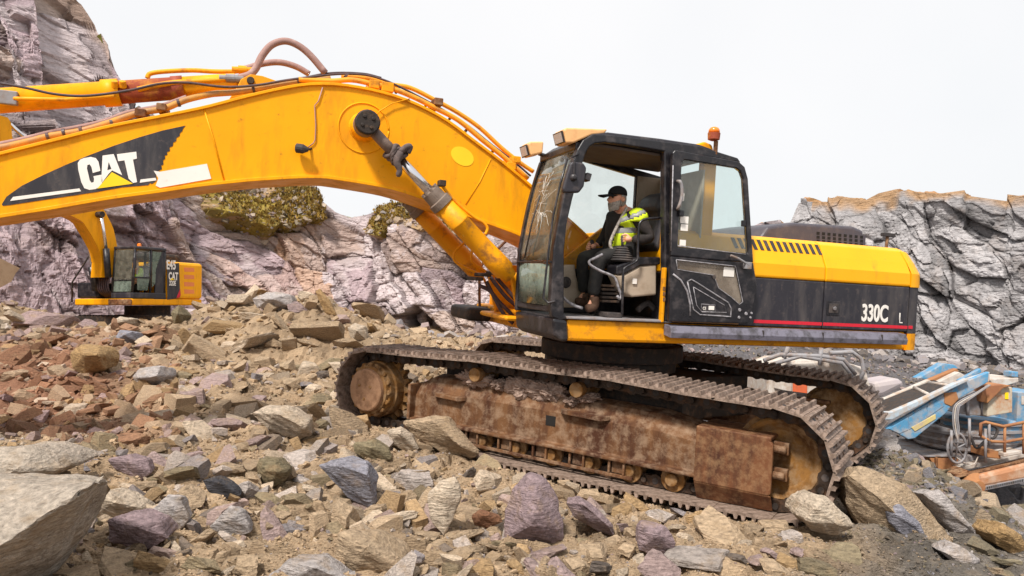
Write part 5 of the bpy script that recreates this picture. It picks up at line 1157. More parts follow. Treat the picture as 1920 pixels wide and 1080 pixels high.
pa = UF.px(1317, 581, VD); lettering('CE', .045, 'door_plate_lettering', WHITEP, door, textmat(UF, (pa[0], VD - .004, pa[2])), offset=.0, xs=.7)
rim([(1315, 584), (1341, 585), (1341, 572), (1315, 570)], .003)
b = MB(); Q = smoothpath([UF.px(x, y, VD - .05) for x, y in ((1275, 340), (1278, 348), (1279, 362), (1277, 375), (1272, 390))], 5); b.tube([UF.px(1270, 340, VD)] + Q + [UF.px(1270, 392, VD)], .016, 10); b.build('door_handle', GREYP, door, UF.mat)
b = MB(); p = UF.px(1278, 400, VD - .03); b.box(p[0] - .025, p[0] + .025, VD - .04, VD + .0, p[2] - .03, p[2] + .03); b.build('door_lock', BLK, door, UF.mat, bevel=.008)
b = MB(); p = [UF.px(x, y, VD - .04) for x, y in ((1370, 479), (1385, 485), (1404, 497))]; b.tube(p, .013, 8); b.box(p[2][0] - .04, p[2][0] + .03, VD - .05, VD, p[2][2] - .04, p[2][2] + .03); b.build('window_latch', GREYP, door, UF.mat, bevel=.004)
b = MB(); p = UF.px(1396, 419, VD - .02); b.box(p[0] - .03, p[0] + .01, VD - .03, VD + .0, p[2] - .03, p[2] + .03); b.build('window_stop', BLK, door, UF.mat, bevel=.006)
for (x0, y0, x1, y1) in ((1277, 376, 1285, 362), (1277, 418, 1293, 406), (1278, 432, 1292, 421), (1276, 460, 1288, 450)):
    p, q = UF.px(x0, y1 if y1 > y0 else y0, VD), UF.px(x1, min(y0, y1), VD); b = MB(); b.box(p[0], q[0], VD + .016, VD + .019, p[2], q[2]); b.build('window_sticker', WHITEP, door, UF.mat)
p, q = UF.px(1358, 518, VD), UF.px(1379, 502, VD); b = MB(); b.box(p[0], q[0], VD + .015, VD + .018, p[2], q[2]); b.build('paper_notice', WHITEP, door, UF.mat)
b = MB(); b.box(U(1266, 500)[0], U(1390, 500)[0], V0 - .01, V0 - .002, wdeck + .01, U(1300, 490)[2] ); 
LAMPB = paint('tan_panel', (.70, .36, .13), .6, dirt=(.3, .16, .08), dscale=6, bump=.001)
b.build('cab_side_panel', LAMPB, EX, UF.mat, bevel=.004)
# mirror, lamps, beacon
b = MB(); P = [UF.px(x, y, V0 - .16) for x, y in ((1067, 308), (1072, 303), (1092, 306), (1098, 315), (1093, 350), (1084, 362), (1056, 362), (1053, 355), (1060, 330))]; b.prism([(p[0], p[2]) for p in P], V0 - .19, V0 - .13)
mi_ = b.build('mirror', [CHAR], EX, UF.mat, bevel=.02, seg=3)
b = MB(); b.tube([UF.px(1084, 290, V0), UF.px(1070, 296, V0 - .1), UF.px(1077, 300, V0 - .2), UF.px(1076, 330, V0 - .2)], .009, 8); p = UF.px(1075, 333, V0 - .19); b.lathe((p[0], p[1] + .0, p[2]), (0, -1, 0), [(0, .035), (.02, .03), (.03, .015)], 10); b.build('mirror_arm', BLK, mi_, UF.mat, bevel=.003)
b = MB(); P = [UF.px(x, y, V0 + .1) for x, y in ((1098, 324), (1107, 327), (1103, 341), (1094, 337))]; b.prism([(p[0], p[2]) for p in P], V0 + .06, V0 + .16); b.build('inner_mirror', BLK, EX, UF.mat, bevel=.006)
def lamp(P, L_, v, t, par=EX):
    q = MB(); q.prism(uwp(P, v), v, v + t); o = q.build('work_lamp', LAMPH, par, UF.mat, bevel=.018, seg=3)
    pts = uwp(L_, v); q = MB(); (u0, w0), (u1, w1) = pts; dx = np.array([u1 - u0, 0, w1 - w0]); nr = np.array([-dx[2], 0, dx[0]]); nr /= np.linalg.norm(nr)
    for k, (m_, s_, e_) in enumerate(((BLK, .0, .012), (LENS, .018, .016))):
        f = .10 * s_ / .018 if s_ else 0
        A1 = np.array([u0, v + .015 + s_, w0]) + dx * f; A2 = np.array([u1, v + .015 + s_, w1]) - dx * f; vv = t - .03 - 2 * s_; sg = nr if nr[0] < 0 else -nr
        q.hexa([A1, A2, A2 + (0, vv, 0), A1 + (0, vv, 0), A1 + sg * e_, A2 + sg * e_, A2 + sg * e_ + (0, vv, 0), A1 + sg * e_ + (0, vv, 0)], k)
    q.build('lamp_glass', [BLK, LENS], o, UF.mat)
lamp([(1057, 243), (1062, 239), (1140, 242), (1134, 251), (1110, 253), (1076, 268), (1062, 268)], [(1061, 266), (1056, 244)], V0 + .02, .24)
lamp([(990, 270), (994, 265), (1020, 265), (1018, 287), (996, 292)], [(994, 291), (989, 270)], VI - .28, .22)
lb = MB(); p, q = UF.px(1003, 280, VI - .1), U(1086, 272); lb.tube([UF.px(1010, 288, VI - .1), UF.px(1022, 292, VI - .1)], .02, 6); lb.build('lamp_bracket', BLK, EX, UF.mat)
b = MB(); b.prism(uwp([(1306, 271), (1322, 265), (1336, 271), (1341, 291), (1318, 290), (1309, 280)], V0 + .05), V0 + .05, V0 + .5); b.build('beacon_mount', YEL, EX, UF.mat, bevel=.02, seg=3)
pb1, pb0 = UF.px(1338, 264, V0 + .02), UF.px(1341, 290, V0 + .02)
b = MB(); b.lathe(pb0, (0, 0, 1), [(0, .022), (pb1[2] - pb0[2], .022)], 12, 0); b.lathe(pb1, (0, 0, 1), [(0, .03), (.012, .058), (.075, .062), (.076, .058)], 20, 1); b.lathe(pb1 + np.array([0, 0, .076]), (0, 0, 1), [(0, .056), (.03, .054), (.05, .042), (.06, .02), (.062, 0.005)], 20, 2, True)
b.build('beacon_light', [RUST, RUSTY, ORNG], EX, UF.mat)
# ---- cab interior
def D(x, y, v=-1.0): return UF.px(1040 + x / 3.859, 320 + y / 3.859, v)     # coordinates of my enlarged cut-out
b = MB(); P = [D(*q, -1.32) for q in ((440, 690), (610, 625), (760, 625), (760, 680), (610, 690), (500, 750), (440, 752))]; b.prism([(p[0], p[2]) for p in P], -1.34, -1.12); b.build('console_top', BLK, EX, UF.mat, bevel=.015, seg=3)
b = MB(); P = [D(*q, -1.32) for q in ((440, 754), (502, 752), (612, 692), (735, 675), (735, 900), (560, 915), (505, 885), (485, 850))]; b.prism([(p[0], p[2]) for p in P], -1.33, -1.13); co_ = b.build('console', BEIGE, EX, UF.mat, bevel=.02, seg=3)
b = MB(); P0, P1 = D(560, 820, -1.33), D(592, 782, -1.33); b.box(P0[0], P1[0], -1.345, -1.325, P0[2], P1[2]); b.build('console_switch', WHITEP, co_, UF.mat, bevel=.003)
b = MB()
for k in range(6):
    p = D(490, 560 + k * 17, -1.24); b.lathe(p, (0, 0, 1), [(-.02, .050 + k * .010), (-.004, .062 + k * .011), (.012, .045 + k * .010)], 20)
p = D(490, 555, -1.24); q = D(490, 520, -1.24); b.tube([p, q, D(489, 470, -1.24)], .014, 8); b.build('joystick', RUBR, EX, UF.mat)
b = MB(); p = D(268, 560, -.72); b.lathe(p, (0, 0, 1), [(-.3, .012), (0, .014), (.02, .02), (.07, .022), (.085, .012)], 12); b.build('far_joystick', RUBR, EX, UF.mat)
b = MB(); b.tube(smoothpath([D(*q, -1.40) for q in ((762, 342), (660, 350), (620, 375), (608, 420), (602, 560), (600, 640), (570, 670), (515, 700), (496, 750), (488, 1040))], 4), .013, 8); b.build('console_guard_bar', CHROME if False else BLK, EX, UF.mat)
b = MB(); b.tube(smoothpath([D(*q, -1.38) for q in ((345, 605), (285, 635), (250, 655), (262, 685), (340, 730), (430, 770), (462, 850), (480, 900), (470, 930), (452, 905))], 4), .013, 8); b.build('lock_lever', SCUF, EX, UF.mat)
b = MB()
for k in range(5): p = D(330, 830 + k * 28, -1.15); q = D(455, 815 + k * 26, -1.15); b.box(p[0], q[0], -1.2, -.85, p[2] - .012, p[2] + .012)
b.build('seat_suspension', DSTL, EX, UF.mat, bevel=.006)
b = MB(); 
p0, p1 = D(430, 590, -1.05), D(760, 590, -1.05); b.box(p0[0] - .12, p1[0] - .1, -1.12, -.78, p0[2] - .16, p0[2] - .03); sb_ = b.build('seat_cushion', RUBR, EX, UF.mat, bevel=.04, seg=3)
b = MB(); P = [D(*q, -.95) for q in ((690, 600), (640, 560), (690, 330), (650, 280), (690, 190), (740, 165), (800, 165), (820, 600))]; b.prism([(p[0], p[2]) for p in P], -1.18, -.74); b.build('seat_backrest', CHAR, EX, UF.mat, bevel=.05, seg=4)
b = MB(); P = [D(*q, -.72) for q in ((50, 990), (50, 685), (140, 680), (150, 760), (190, 900), (200, 990))]; b.prism([(p[0], p[2]) for p in P], -.74, -.55); sp_ = b.build('side_console_far', BEIGE, EX, UF.mat, bevel=.01)
b = MB(); p = D(82, 808, -.745); b.lathe(p, (0, -1, 0), [(0, .06), (.01, .055), (.012, .03), (.02, .01)], 18); b.build('speaker', RUBR, sp_, UF.mat)
b = MB(); b.tube(smoothpath([D(*q, -1.30) for q in ((50, 905), (85, 940), (140, 975), (200, 995))], 4), .014, 8); b.build('foot_rail', SCUF, EX, UF.mat)
b = MB(); P0 = D(620, 1000, -1.2); b.tube(smoothpath([D(*q, -1.2) for q in ((600, 1010), (640, 975), (680, 960), (720, 1000))], 4), .03, 8); b.build('cab_hoses', RUBR, EX, UF.mat)
b = MB(); p0, p1 = D(350, 1020, -1.2), D(460, 1020, -1.2); b.box(p0[0], p1[0], -1.3, -1.0, wfl + .002, wfl + .05); b.build('pedal', RUBR, EX, UF.mat, bevel=.008)
# ------------------------------------------------------------------ driver
SKIN = paint('skin', (.85, .42, .27), .55, dirt=(.42, .16, .10), dscale=30, damt=.4, bump=.001)
JACK = paint('dark_jacket', (.022, .017, .016), .85, dirt=(.06, .045, .04), dscale=25, damt=.6, bump=.008, bscale=14)
TROU = paint('dark_trousers', (.016, .015, .015), .9, dirt=(.05, .045, .04), dscale=18, damt=.6, bump=.010, bscale=12)
VEST = paint('hi_vis_yellow', (.72, .90, .02), .7, dirt=(.45, .6, .02), dscale=12, damt=.5, bump=.008, bscale=10)
REFL = paint('reflective_band', (.34, .34, .34), .4, bump=.004)
BEARD = paint('grey_beard', (.52, .46, .41), .95, dirt=(.2, .17, .15), dscale=60, damt=.8, dpos=.5, bump=.01)
CAPM = paint('black_cloth', (.012, .011, .012), .9, bump=.003)
BOOT = paint('tan_boot', (.085, .04, .022), .8, dirt=(.17, .11, .07), dscale=16, damt=.8, bump=.005)
def skinmesh(nodes, edges, sub=2):
    me = bpy.data.meshes.new('t'); keys = list(nodes); me.from_pydata([tuple(nodes[k][0]) for k in keys], [(keys.index(a), keys.index(b)) for a, b in edges], [])
    o = bpy.data.objects.new('t', me); COL.objects.link(o); o.modifiers.new('s', 'SKIN').use_smooth_shade = True
    if not me.skin_vertices: 
        bm = bmesh.new(); bm.from_mesh(me); bm.verts.layers.skin.verify(); bm.to_mesh(me); bm.free()
    for i, k in enumerate(keys):
        r = nodes[k][1]; r = (r, r) if np.isscalar(r) else r; me.skin_vertices[0].data[i].radius = r; me.skin_vertices[0].data[i].use_root = (i == 0)
    o.modifiers.new('b', 'SUBSURF').levels = sub; o.modifiers['b'].render_levels = sub
    dg = bpy.context.evaluated_depsgraph_get(); dg.update(); ev = o.evaluated_get(dg); m2 = bpy.data.meshes.new_from_object(ev)
    bpy.data.objects.remove(o); V = [v.co[:] for v in m2.vertices]; Fc = [tuple(p.vertices) for p in m2.polygons]; bpy.data.meshes.remove(m2); return V, Fc
DR = empty('person', UF.mat @ Matrix.Translation(Vector(D(500, 620, -1.0))), 'bearded man in black cap and yellow hi-vis vest sitting in the open cab', 'person')
v0 = -.97
nodes = {'pelvis': (D(500, 590, v0), .14), 'belly': (D(470, 520, v0), .165), 'chest': (D(480, 420, v0), .165), 'upper': (D(510, 340, v0), .13), 'neck': (D(492, 275, v0), .058), 'skull': (D(470, 235, v0), .055),
 'shn': (D(600, 335, v0 - .19), .078), 'eln': (D(700, 495, v0 - .27), .058), 'wrn': (D(560, 500, v0 - .28), .036), 'shf': (D(425, 335, v0 + .19), .075), 'elf': (D(355, 500, v0 + .25), .055), 'wrf': (D(300, 540, v0 + .26), .034),
 'hin': (D(490, 610, v0 - .11), .105), 'knn': (D(325, 625, v0 - .15), .075), 'cn': (D(300, 760, v0 - .15), .068), 'ann': (D(275, 920, v0 - .15), .048), 'ton': (D(235, 1005, v0 - .15), .045),
 'hif': (D(440, 610, v0 + .11), .10), 'knf': (D(195, 625, v0 + .15), .072), 'cf': (D(205, 750, v0 + .15), .062), 'anf': (D(212, 880, v0 + .15), .045), 'tof': (D(165, 950, v0 + .15), .042)}
E_ = [('pelvis', 'belly'), ('belly', 'chest'), ('chest', 'upper'), ('upper', 'neck'), ('neck', 'skull'), ('upper', 'shn'), ('shn', 'eln'), ('eln', 'wrn'), ('upper', 'shf'), ('shf', 'elf'), ('elf', 'wrf'), ('pelvis', 'hin'), ('hin', 'knn'), ('knn', 'cn'), ('cn', 'ann'), ('ann', 'ton'), ('pelvis', 'hif'), ('hif', 'knf'), ('knf', 'cf'), ('cf', 'anf'), ('anf', 'tof')]
inner = {k: (p, r * (.45 if k[:2] in ('an', 'to') else .86) if k not in ('neck', 'skull', 'wrn', 'wrf') else r) for k, (p, r) in nodes.items()}
body = MB(); V, Fc = skinmesh(inner, E_); body.add(V, Fc, 0, True)
# head: forward = -u, slightly turned to the camera
HC = np.array(D(452, 210, v0)); fw = np.array([-.985, -.17, 0]); fw /= np.linalg.norm(fw); sdv = np.cross((0, 0, 1), fw); upv = np.array([.06, 0, 1.]); upv /= np.linalg.norm(upv)
def H(f, s, u): return HC + fw * f + sdv * s + upv * u
V = []; Fc = []; n1, n2 = 30, 40
for i in range(n1 + 1):
    for j in range(n2):
        a, b_ = math.pi * i / n1, 2 * math.pi * j / n2; z = math.cos(a); f = math.sin(a) * math.cos(b_); s_ = math.sin(a) * math.sin(b_)
        x = f * .098; y = s_ * .074; zz = z * .122
        if zz < 0: y *= 1 - .25 * (-z); x *= 1 - (.10 if f > 0 else .35) * (-z)
        if f > 0:
            g = lambda z0, w_, s0, sw: math.exp(-((zz - z0) / w_) ** 2 - ((s_ - s0) / sw) ** 2)
            x += .028 * g(-.018, .020, 0, .16) + .012 * g(.006, .022, 0, .13) + .008 * g(.030, .012, 0, .7)   # nose, brow
            x -= .012 * g(.012, .012, .38, .2) + .012 * g(.012, .012, -.38, .2)                               # eye sockets
            x += .010 * g(-.060, .008, 0, .3) + .006 * g(-.072, .008, 0, .3) + .016 * g(-.10, .016, 0, .35)   # lips, chin
        V.append(H(x, y, zz))
for i in range(n1):
    for j in range(n2): Fc.append((i * n2 + j, i * n2 + (j + 1) % n2, (i + 1) * n2 + (j + 1) % n2, (i + 1) * n2 + j))
body.add(V, Fc, 0, True)
for s_ in (-1, 1):
    body.lathe(H(-.012, .072 * s_, .002), sdv * s_, [(0, .012), (.006, .026), (.012, .027), (.014, .018), (.008, .008)], 14, 0, True)
# hands: palm, four bent fingers, thumb
def hand(wr, cen, ax, curl_v, sgn):
    """wr wrist, cen centre of the gripped bar, ax bar axis"""
    wr, cen, ax = map(np.array, (wr, cen, ax)); d = cen - wr; d = d / np.linalg.norm(d); ax = ax / np.linalg.norm(ax); nrm = np.cross(d, ax); nrm /= np.linalg.norm(nrm)
    if nrm @ np.array(curl_v) < 0: nrm = -nrm
    palm0 = wr + d * .02; palm1 = wr + d * .085; nd = {'r': (wr, .030), 'p': (wr + d * .045 + nrm * .004, .036), 'q': (palm1 - d * .008, .032)}; V, Fc = skinmesh(nd, [('r', 'p'), ('p', 'q')], 1); body.add(V, Fc, 0, True)
    for k in range(4):
        o_ = ax * (-.030 + k * .020); Ls = (.036, .042, .040, .032)[k]; p0 = palm1 - d * .012 + o_; p1 = p0 + d * Ls * .8 + nrm * .010; p2 = p1 - nrm * -.0 + d * Ls * .2 - nrm * Ls * .75; p3 = p2 - d * Ls * .6 - nrm * .006
        V, Fc = skinmesh({'a': (p0, .0100), 'b': (p1, .0095), 'c': (p2, .0085), 'd': (p3, .0075)}, [('a', 'b'), ('b', 'c'), ('c', 'd')], 1); body.add(V, Fc, 0, True)
    p0 = wr + d * .03 + ax * .022; p1 = p0 + d * .025 + ax * .022 - nrm * .012; p2 = p1 + d * .030 + ax * .002 - nrm * .016
    V, Fc = skinmesh({'a': (p0, .013), 'b': (p1, .0105), 'c': (p2, .009)}, [('a', 'b'), ('b', 'c')], 1); body.add(V, Fc, 0, True)
hand(nodes['wrn'][0], np.array(D(492, 488, v0 - .27)), (0, 0, 1), (0, -1, 0), 1)
hand(nodes['wrf'][0], np.array(D(266, 548, v0 + .25)), (0, 0, 1), (0, -1, 0), 1)
bo = body.build('body', SKIN, DR, UF.mat)
for s_ in (-1, 1):
    b = MB(); b.lathe(H(.076, .029 * s_, .012), fw, [(0, .011), (.008, .008), (.010, .002)], 10, 0, True); b.build('eye', BLK, DR, UF.mat)
b = MB(); V = []; Fc = []
for i in range(15):
    for j in range(20):
        a = -1.5 + 3.0 * j / 19; zt = -.046 + .040 * (abs(a) / 1.5) ** 1.6; zz = zt + (-.113 - zt) * i / 14; z = -1 if i > 9 else 0; k = math.sqrt(max(0, 1 - (zz / .15) ** 2)); dip = .020 * math.exp(-(a / .5) ** 2) * (z > .2)
        q = 1.0 + .05 * float(vnoise(np.array(j * 1.7), np.array(i * 1.3), 3)); V.append(H(math.cos(a) * (.101 + .012 * (i / 14)) * k * q * (1 - .0 * dip), math.sin(a) * .078 * k * q, zz - dip - (.018 * math.exp(-(a / .8) ** 2) if z < -.6 else 0)))
for i in range(14):
    for j in range(19): Fc.append((i * 20 + j, i * 20 + j + 1, (i + 1) * 20 + j + 1, (i + 1) * 20 + j))
b.add(V, Fc, 0, True); q = b.build('beard', BEARD, DR, UF.mat); q.modifiers.new('t', 'SOLIDIFY').thickness = .006
b = MB(); V = []; Fc = []
for i in range(8):
    for j in range(20):
        a = 1.55 + (2 * math.pi - 3.1) * j / 19; zz = .055 - .125 * i / 7; k = math.sqrt(max(0, 1 - (zz / .135) ** 2)); V.append(H(math.cos(a) * .103 * k, math.sin(a) * .080 * k, zz))
for i in range(7):
    for j in range(19): Fc.append((i * 20 + j, i * 20 + j + 1, (i + 1) * 20 + j + 1, (i + 1) * 20 + j))
b.add(V, Fc, 0, True); q = b.build('hair', BEARD, DR, UF.mat); q.modifiers.new('t', 'SOLIDIFY').thickness = .008
b = MB(); V = []; Fc = []
for i in range(12):
    for j in range(28):
        a = .5 * math.pi * i / 11; t_ = 2 * math.pi * j / 28; V.append(H(math.sin(a) * .106 * math.cos(t_) + .002, math.sin(a) * .086 * math.sin(t_), .045 + .098 * math.cos(a) ** .8))
for i in range(11):
    for j in range(28): Fc.append((i * 28 + j, i * 28 + (j + 1) % 28, (i + 1) * 28 + (j + 1) % 28, (i + 1) * 28 + j))
b.add(V, Fc, 0, True)
V = []; Fc = []
for i in range(7):
    for j in range(13):
        t_ = -1.05 + 2.1 * j / 12; r = 1 + i * .125; V.append(H(.100 * math.cos(t_) * r + .01 * i * math.cos(t_), .082 * math.sin(t_) * (1 + .02 * i), .050 - .004 * i - .012 * abs(math.sin(t_))))
for i in range(6):
    for j in range(12): Fc.append((i * 13 + j, i * 13 + j + 1, (i + 1) * 13 + j + 1, (i + 1) * 13 + j))
b.add(V, Fc, 0, True); q = b.build('cap', CAPM, DR, UF.mat); q.modifiers.new('t', 'SOLIDIFY').thickness = .006
def px2D(P):
    x, y = project(UF.w(P)); return (x - 1040) * 3.859, (y - 320) * 3.859
jk = {k: (nodes[k][0], nodes[k][1] * 1.06) for k in ('pelvis', 'belly', 'chest', 'upper', 'neck', 'shn', 'eln', 'wrn', 'shf', 'elf', 'wrf')}; jk['wrn'] = (nodes['wrn'][0], .048); jk['wrf'] = (nodes['wrf'][0], .046); jk['neck'] = (nodes['neck'][0] - np.array([0, 0, .035]), .075)
V, Fc = skinmesh(jk, [e for e in E_ if e[0] in jk and e[1] in jk], 3); b = MB(); b.add(V, Fc, 0, True); b.build('jacket', JACK, DR, UF.mat)
tr_ = {k: (nodes[k][0], nodes[k][1] * 1.05) for k in ('pelvis', 'hin', 'knn', 'cn', 'hif', 'knf', 'cf')}; tr_['ann'] = (np.array(D(278, 912, v0 - .15)), .070); tr_['anf'] = (np.array(D(212, 890, v0 + .15)), .064)
V, Fc = skinmesh(tr_, [('pelvis', 'hin'), ('hin', 'knn'), ('knn', 'cn'), ('cn', 'ann'), ('pelvis', 'hif'), ('hif', 'knf'), ('knf', 'cf'), ('cf', 'anf')], 3); b = MB(); b.add(V, Fc, 0, True); b.build('trousers', TROU, DR, UF.mat)
for (ax_, ay, tx_, ty_, v_) in ((285, 900, 225, 1012, v0 - .15), (222, 880, 150, 960, v0 + .15)):
    nd = {'a': (D(ax_, ay, v_), .058), 'h': (D(ax_ + 5, ay + 85, v_), .052), 'm': (D((ax_ + tx_) / 2 - 5, ty_ - 20, v_), .050), 't': (D(tx_ - 5, ty_ - 8, v_), .042)}
    V, Fc = skinmesh(nd, [('h', 'a'), ('h', 'm'), ('m', 't')], 2); b = MB(); b.add(V, Fc, 0, True); b.build('boot', BOOT, DR, UF.mat)
vk = {'pelvis': (nodes['pelvis'][0] + np.array([0, 0, .03]), .150), 'belly': (nodes['belly'][0], .190), 'chest': (nodes['chest'][0], .195), 'upper': (nodes['upper'][0], .172), 'shn': (np.array(D(612, 352, v0 - .215)), .118), 'shf': (np.array(D(425, 350, v0 + .19)), .09)}
V, Fc = skinmesh(vk, [('chest', 'belly'), ('belly', 'pelvis'), ('chest', 'upper'), ('upper', 'shn'), ('upper', 'shf')], 4); b = MB(); V = np.array(V)
keep = [[], []]
for f in Fc:
    c = V[list(f)].mean(0); x, y = px2D(c); near = c[1] < v0 + .03
    xb = np.interp(y, [260, 400, 560, 620], [505, 455, 410, 420])
    if near and (x < xb or y < 262): continue
    if not near and (x > 345 and x < 640 and c[0] < vk['chest'][0][0] + .02) : continue
    if near and x > 600 + max(0, (400 - y)) * .8 and y > 345: continue
    band = (412 < y < 452) or (near and 300 < y - (x - 600) * -.35 < 335)
    keep[1 if band else 0].append(f)
b.add(V, keep[0], 0, True); b.add(V, keep[1], 1, True); 
sc_ = np.array(D(600, 345, v0 - .185)); V = []; Fc = [[], []]
for i in range(17):
    for j in range(24):
        a, t_ = math.pi * i / 16, 2 * math.pi * j / 24; V.append(sc_ + np.array([math.sin(a) * math.cos(t_) * .106, math.sin(a) * math.sin(t_) * .088, math.cos(a) * .100]))
for i in range(16):
    for j in range(24):
        f = (i * 24 + j, i * 24 + (j + 1) % 24, (i + 1) * 24 + (j + 1) % 24, (i + 1) * 24 + j); x, y = px2D(np.mean([V[k] for k in f], axis=0))
        if y > 372 + (x - 600) * .15: continue
        Fc[1 if abs(y - 318 + (x - 600) * .45) < 16 else 0].append(f)
b.add(V, Fc[0], 0, True); b.add(V, Fc[1], 1, True)
q = b.build('safety_vest', [VEST, REFL], DR, UF.mat, recalc=False); q.modifiers.new('t', 'SOLIDIFY').thickness = .006
b = MB(); b.tube(smoothpath([np.array(D(*q, v0 - .16)) for q in ((522, 268), (500, 310), (458, 390), (425, 460), (402, 520), (408, 560), (435, 585))], 4), .016, 7); b.build('jacket_trim', BEARD, DR, UF.mat)

# ------------------------------------------------------------------ distant excavator
o0 = at(248, 572, 24.0)
FX = Frame(o0, math.radians(68), 0, 0)
DX = empty('tracked_excavator', FX.mat @ Matrix.Translation((1.8, 1.35, -1.25)), 'smaller distant yellow excavator working beyond the rubble heap, beneath the raised boom', 'excavator')
def fbx(name, x0, x1, y0, y1, z0, z1, mat, bevel=.02, par=None):
    q = MB(); q.box(x0, x1, y0, y1, z0, z1); return q.build(name, mat, par or DX, FX.mat, bevel=bevel)
def fpoly(P, v, t, name, mat, par=None, bevel=.01, m=None):
    q = MB(); q.prism([tuple(FX.px(x, y, v)[[0, 2]]) for x, y in P], v, v + t); return q.build(name, mat, par or DX, FX.mat, bevel=bevel)
ur = FX.px(380, 560, 0)[0]; uc = FX.px(313, 500, 0)[0]; hc = FX.px(248, 460, 0)[2]; hb = FX.px(345, 492, 0)[2]
print('far', ur, uc, hc, hb)
fbx('deck_frame', 0, ur - .02, 0.01, 2.7, 0, .22, YEL, .04)
fbx('engine_housing', uc + .02, ur, 0, 2.7, .225, hb, HOOD, .10)
fpoly([(313, 496), (336, 493), (338, 558), (314, 562)], -.004, .01, 'dark_side_decal', CHAR)
fpoly([(331, 558), (338, 541), (339, 554), (336, 558)], -.008, .003, 'red_flash', REDP)
for k in range(4):
    y = 504.5 + k * 13.7; fpoly([(345, y - 3.2), (364, y - 2.2), (364.5, y + 5), (346, y + 5)], -.006, .01, 'side_louvre', LOUV, bevel=0)
ucv = FX.px(322, 478, .7)[0]; fbx('engine_cover', uc + .1, ur - .35, .7, 2.2, hb, hb + .32, DSTL, .1)
p = FX.px(312, 504, -.012); lettering('E45', .44, 'side_lettering', WHITEP, DX, textmat(FX, (p[0], -.012, p[2])), offset=.014, xs=.62)
p = FX.px(316, 524, -.012); lettering('CAT', .36, 'side_lettering', WHITEP, DX, textmat(FX, (p[0], -.012, p[2])), offset=.014, xs=.58)
fpoly([(323, 520.5), (327, 525), (319, 525.5)], -.018, .003, 'logo_triangle', BRTY, bevel=0)
p = FX.px(317, 535, -.012); lettering('320E', .24, 'side_lettering', WHITEP, DX, textmat(FX, (p[0], -.012, p[2])), offset=.006, xs=.62)
# cab: floor, roof, posts and panes
cw = 1.0; ce = uc - .02; lean_ = .10
fbx('cab_roof', .08, ce, .0, cw, hc - .10, hc, CHAR, .03); fbx('cab_base', 0, ce, 0, cw, .225, .42, CHAR, .03); fbx('cab_bumper', -.06, -.005, 0, cw + .05, .0, .20, RUST, .03)
def post(name, u0, u1, v, r=.045):
    q = MB(); q.tube([(u0, v, .42), (u1, v, hc - .10)], r, 6); return q.build(name, BLK, DX, FX.mat)
um_ = FX.px(284, 500, 0)[0]
post('cab_post', .04, .12, .045); post('cab_post', .04, .12, cw - .045); post('cab_post', um_, um_, .045); post('cab_post', ce - .05, ce - .05, .045, .05); post('cab_post', ce - .05, ce - .05, cw - .045, .05)
fpoly([(291, 545), (293, 505), (305, 470), (309, 474), (311, 562), (289, 562)], .02, .05, 'rear_quarter_panel', CHAR)
def pane(name, P, mat): q = MB(); q.add(P, [tuple(range(len(P)))]); o = q.build(name, mat, DX, FX.mat, recalc=False); o.modifiers.new('t', 'SOLIDIFY').thickness = .01; return o
pane('windscreen', [(.05, .1, .85), (.05, cw - .1, .85), (.11, cw - .1, hc - .12), (.11, .1, hc - .12)], GLASSW); pane('lower_windscreen', [(.03, .1, .45), (.03, cw - .1, .45), (.05, cw - .1, .82), (.05, .1, .82)], GLASSG)
fbx('windscreen_bar', .02, .08, .05, cw - .05, .82, .85, BLK, 0)
pane('door_window', [(.16, .03, .95), (um_ - .05, .03, .95), (um_ - .05, .03, hc - .14), (.2, .03, hc - .14)], GLASS); pane('lower_door_window', [(.22, .03, .5), (um_ - .12, .03, .5), (um_ - .05, .03, .9), (.2, .03, .9)], GLASSG); pane('rear_side_window', [(um_ + .06, .03, .6), (um_ + .2, .03, .75), (ce - .12, .03, hc - .3), (ce - .14, .03, hc - .14), (um_ + .06, .03, hc - .14)], GLASSG)
fbx('door_rail', .08, um_, .015, .05, .9, .95, BLK, 0); fbx('cab_seat', .75, .95, .3, .8, .6, 1.35, RUBR, .05); fbx('cab_seat', .4, .9, .3, .8, .5, .7, RUBR, .05)
q = MB(); q.lathe((.5, .3, hc), (0, 0, 1), [(0, .07), (.10, .065), (.12, .03)], 12); q.build('beacon_light', ORNG, DX, FX.mat)
q = MB(); q.box(-.02, .06, -.1, -.04, hc - .75, hc - .4); q.build('mirror', CHAR, DX, FX.mat, bevel=.01)
# small driver of the distant machine
PD = empty('person', FX.mat @ Matrix.Translation((.65, .55, .75)), 'driver in a hi-vis jacket half hidden behind the glass of the distant excavator cab', 'person')
nd = {'p': ((.68, .55, .75), .15), 'c': ((.64, .55, 1.10), .17), 'n': ((.62, .55, 1.34), .06), 'h': ((.60, .55, 1.46), .085), 'h2': ((.59, .55, 1.56), .075), 's1': ((.62, .34, 1.22), .07), 'e1': ((.50, .28, 1.0), .055), 'w1': ((.30, .34, .98), .04), 's2': ((.62, .76, 1.22), .07), 'e2': ((.50, .82, 1.0), .055), 'w2': ((.30, .76, .98), .04), 'k1': ((.28, .42, .78), .08), 'f1': ((.26, .42, .48), .05), 'k2': ((.28, .68, .78), .08), 'f2': ((.26, .68, .48), .05)}
ed = [('p', 'c'), ('c', 'n'), ('n', 'h'), ('h', 'h2'), ('c', 's1'), ('s1', 'e1'), ('e1', 'w1'), ('c', 's2'), ('s2', 'e2'), ('e2', 'w2'), ('p', 'k1'), ('k1', 'f1'), ('p', 'k2'), ('k2', 'f2')]
V, Fc = skinmesh(nd, ed, 2); q = MB(); q.add(V, Fc, 0, True); q.build('body', SKIN, PD, FX.mat)
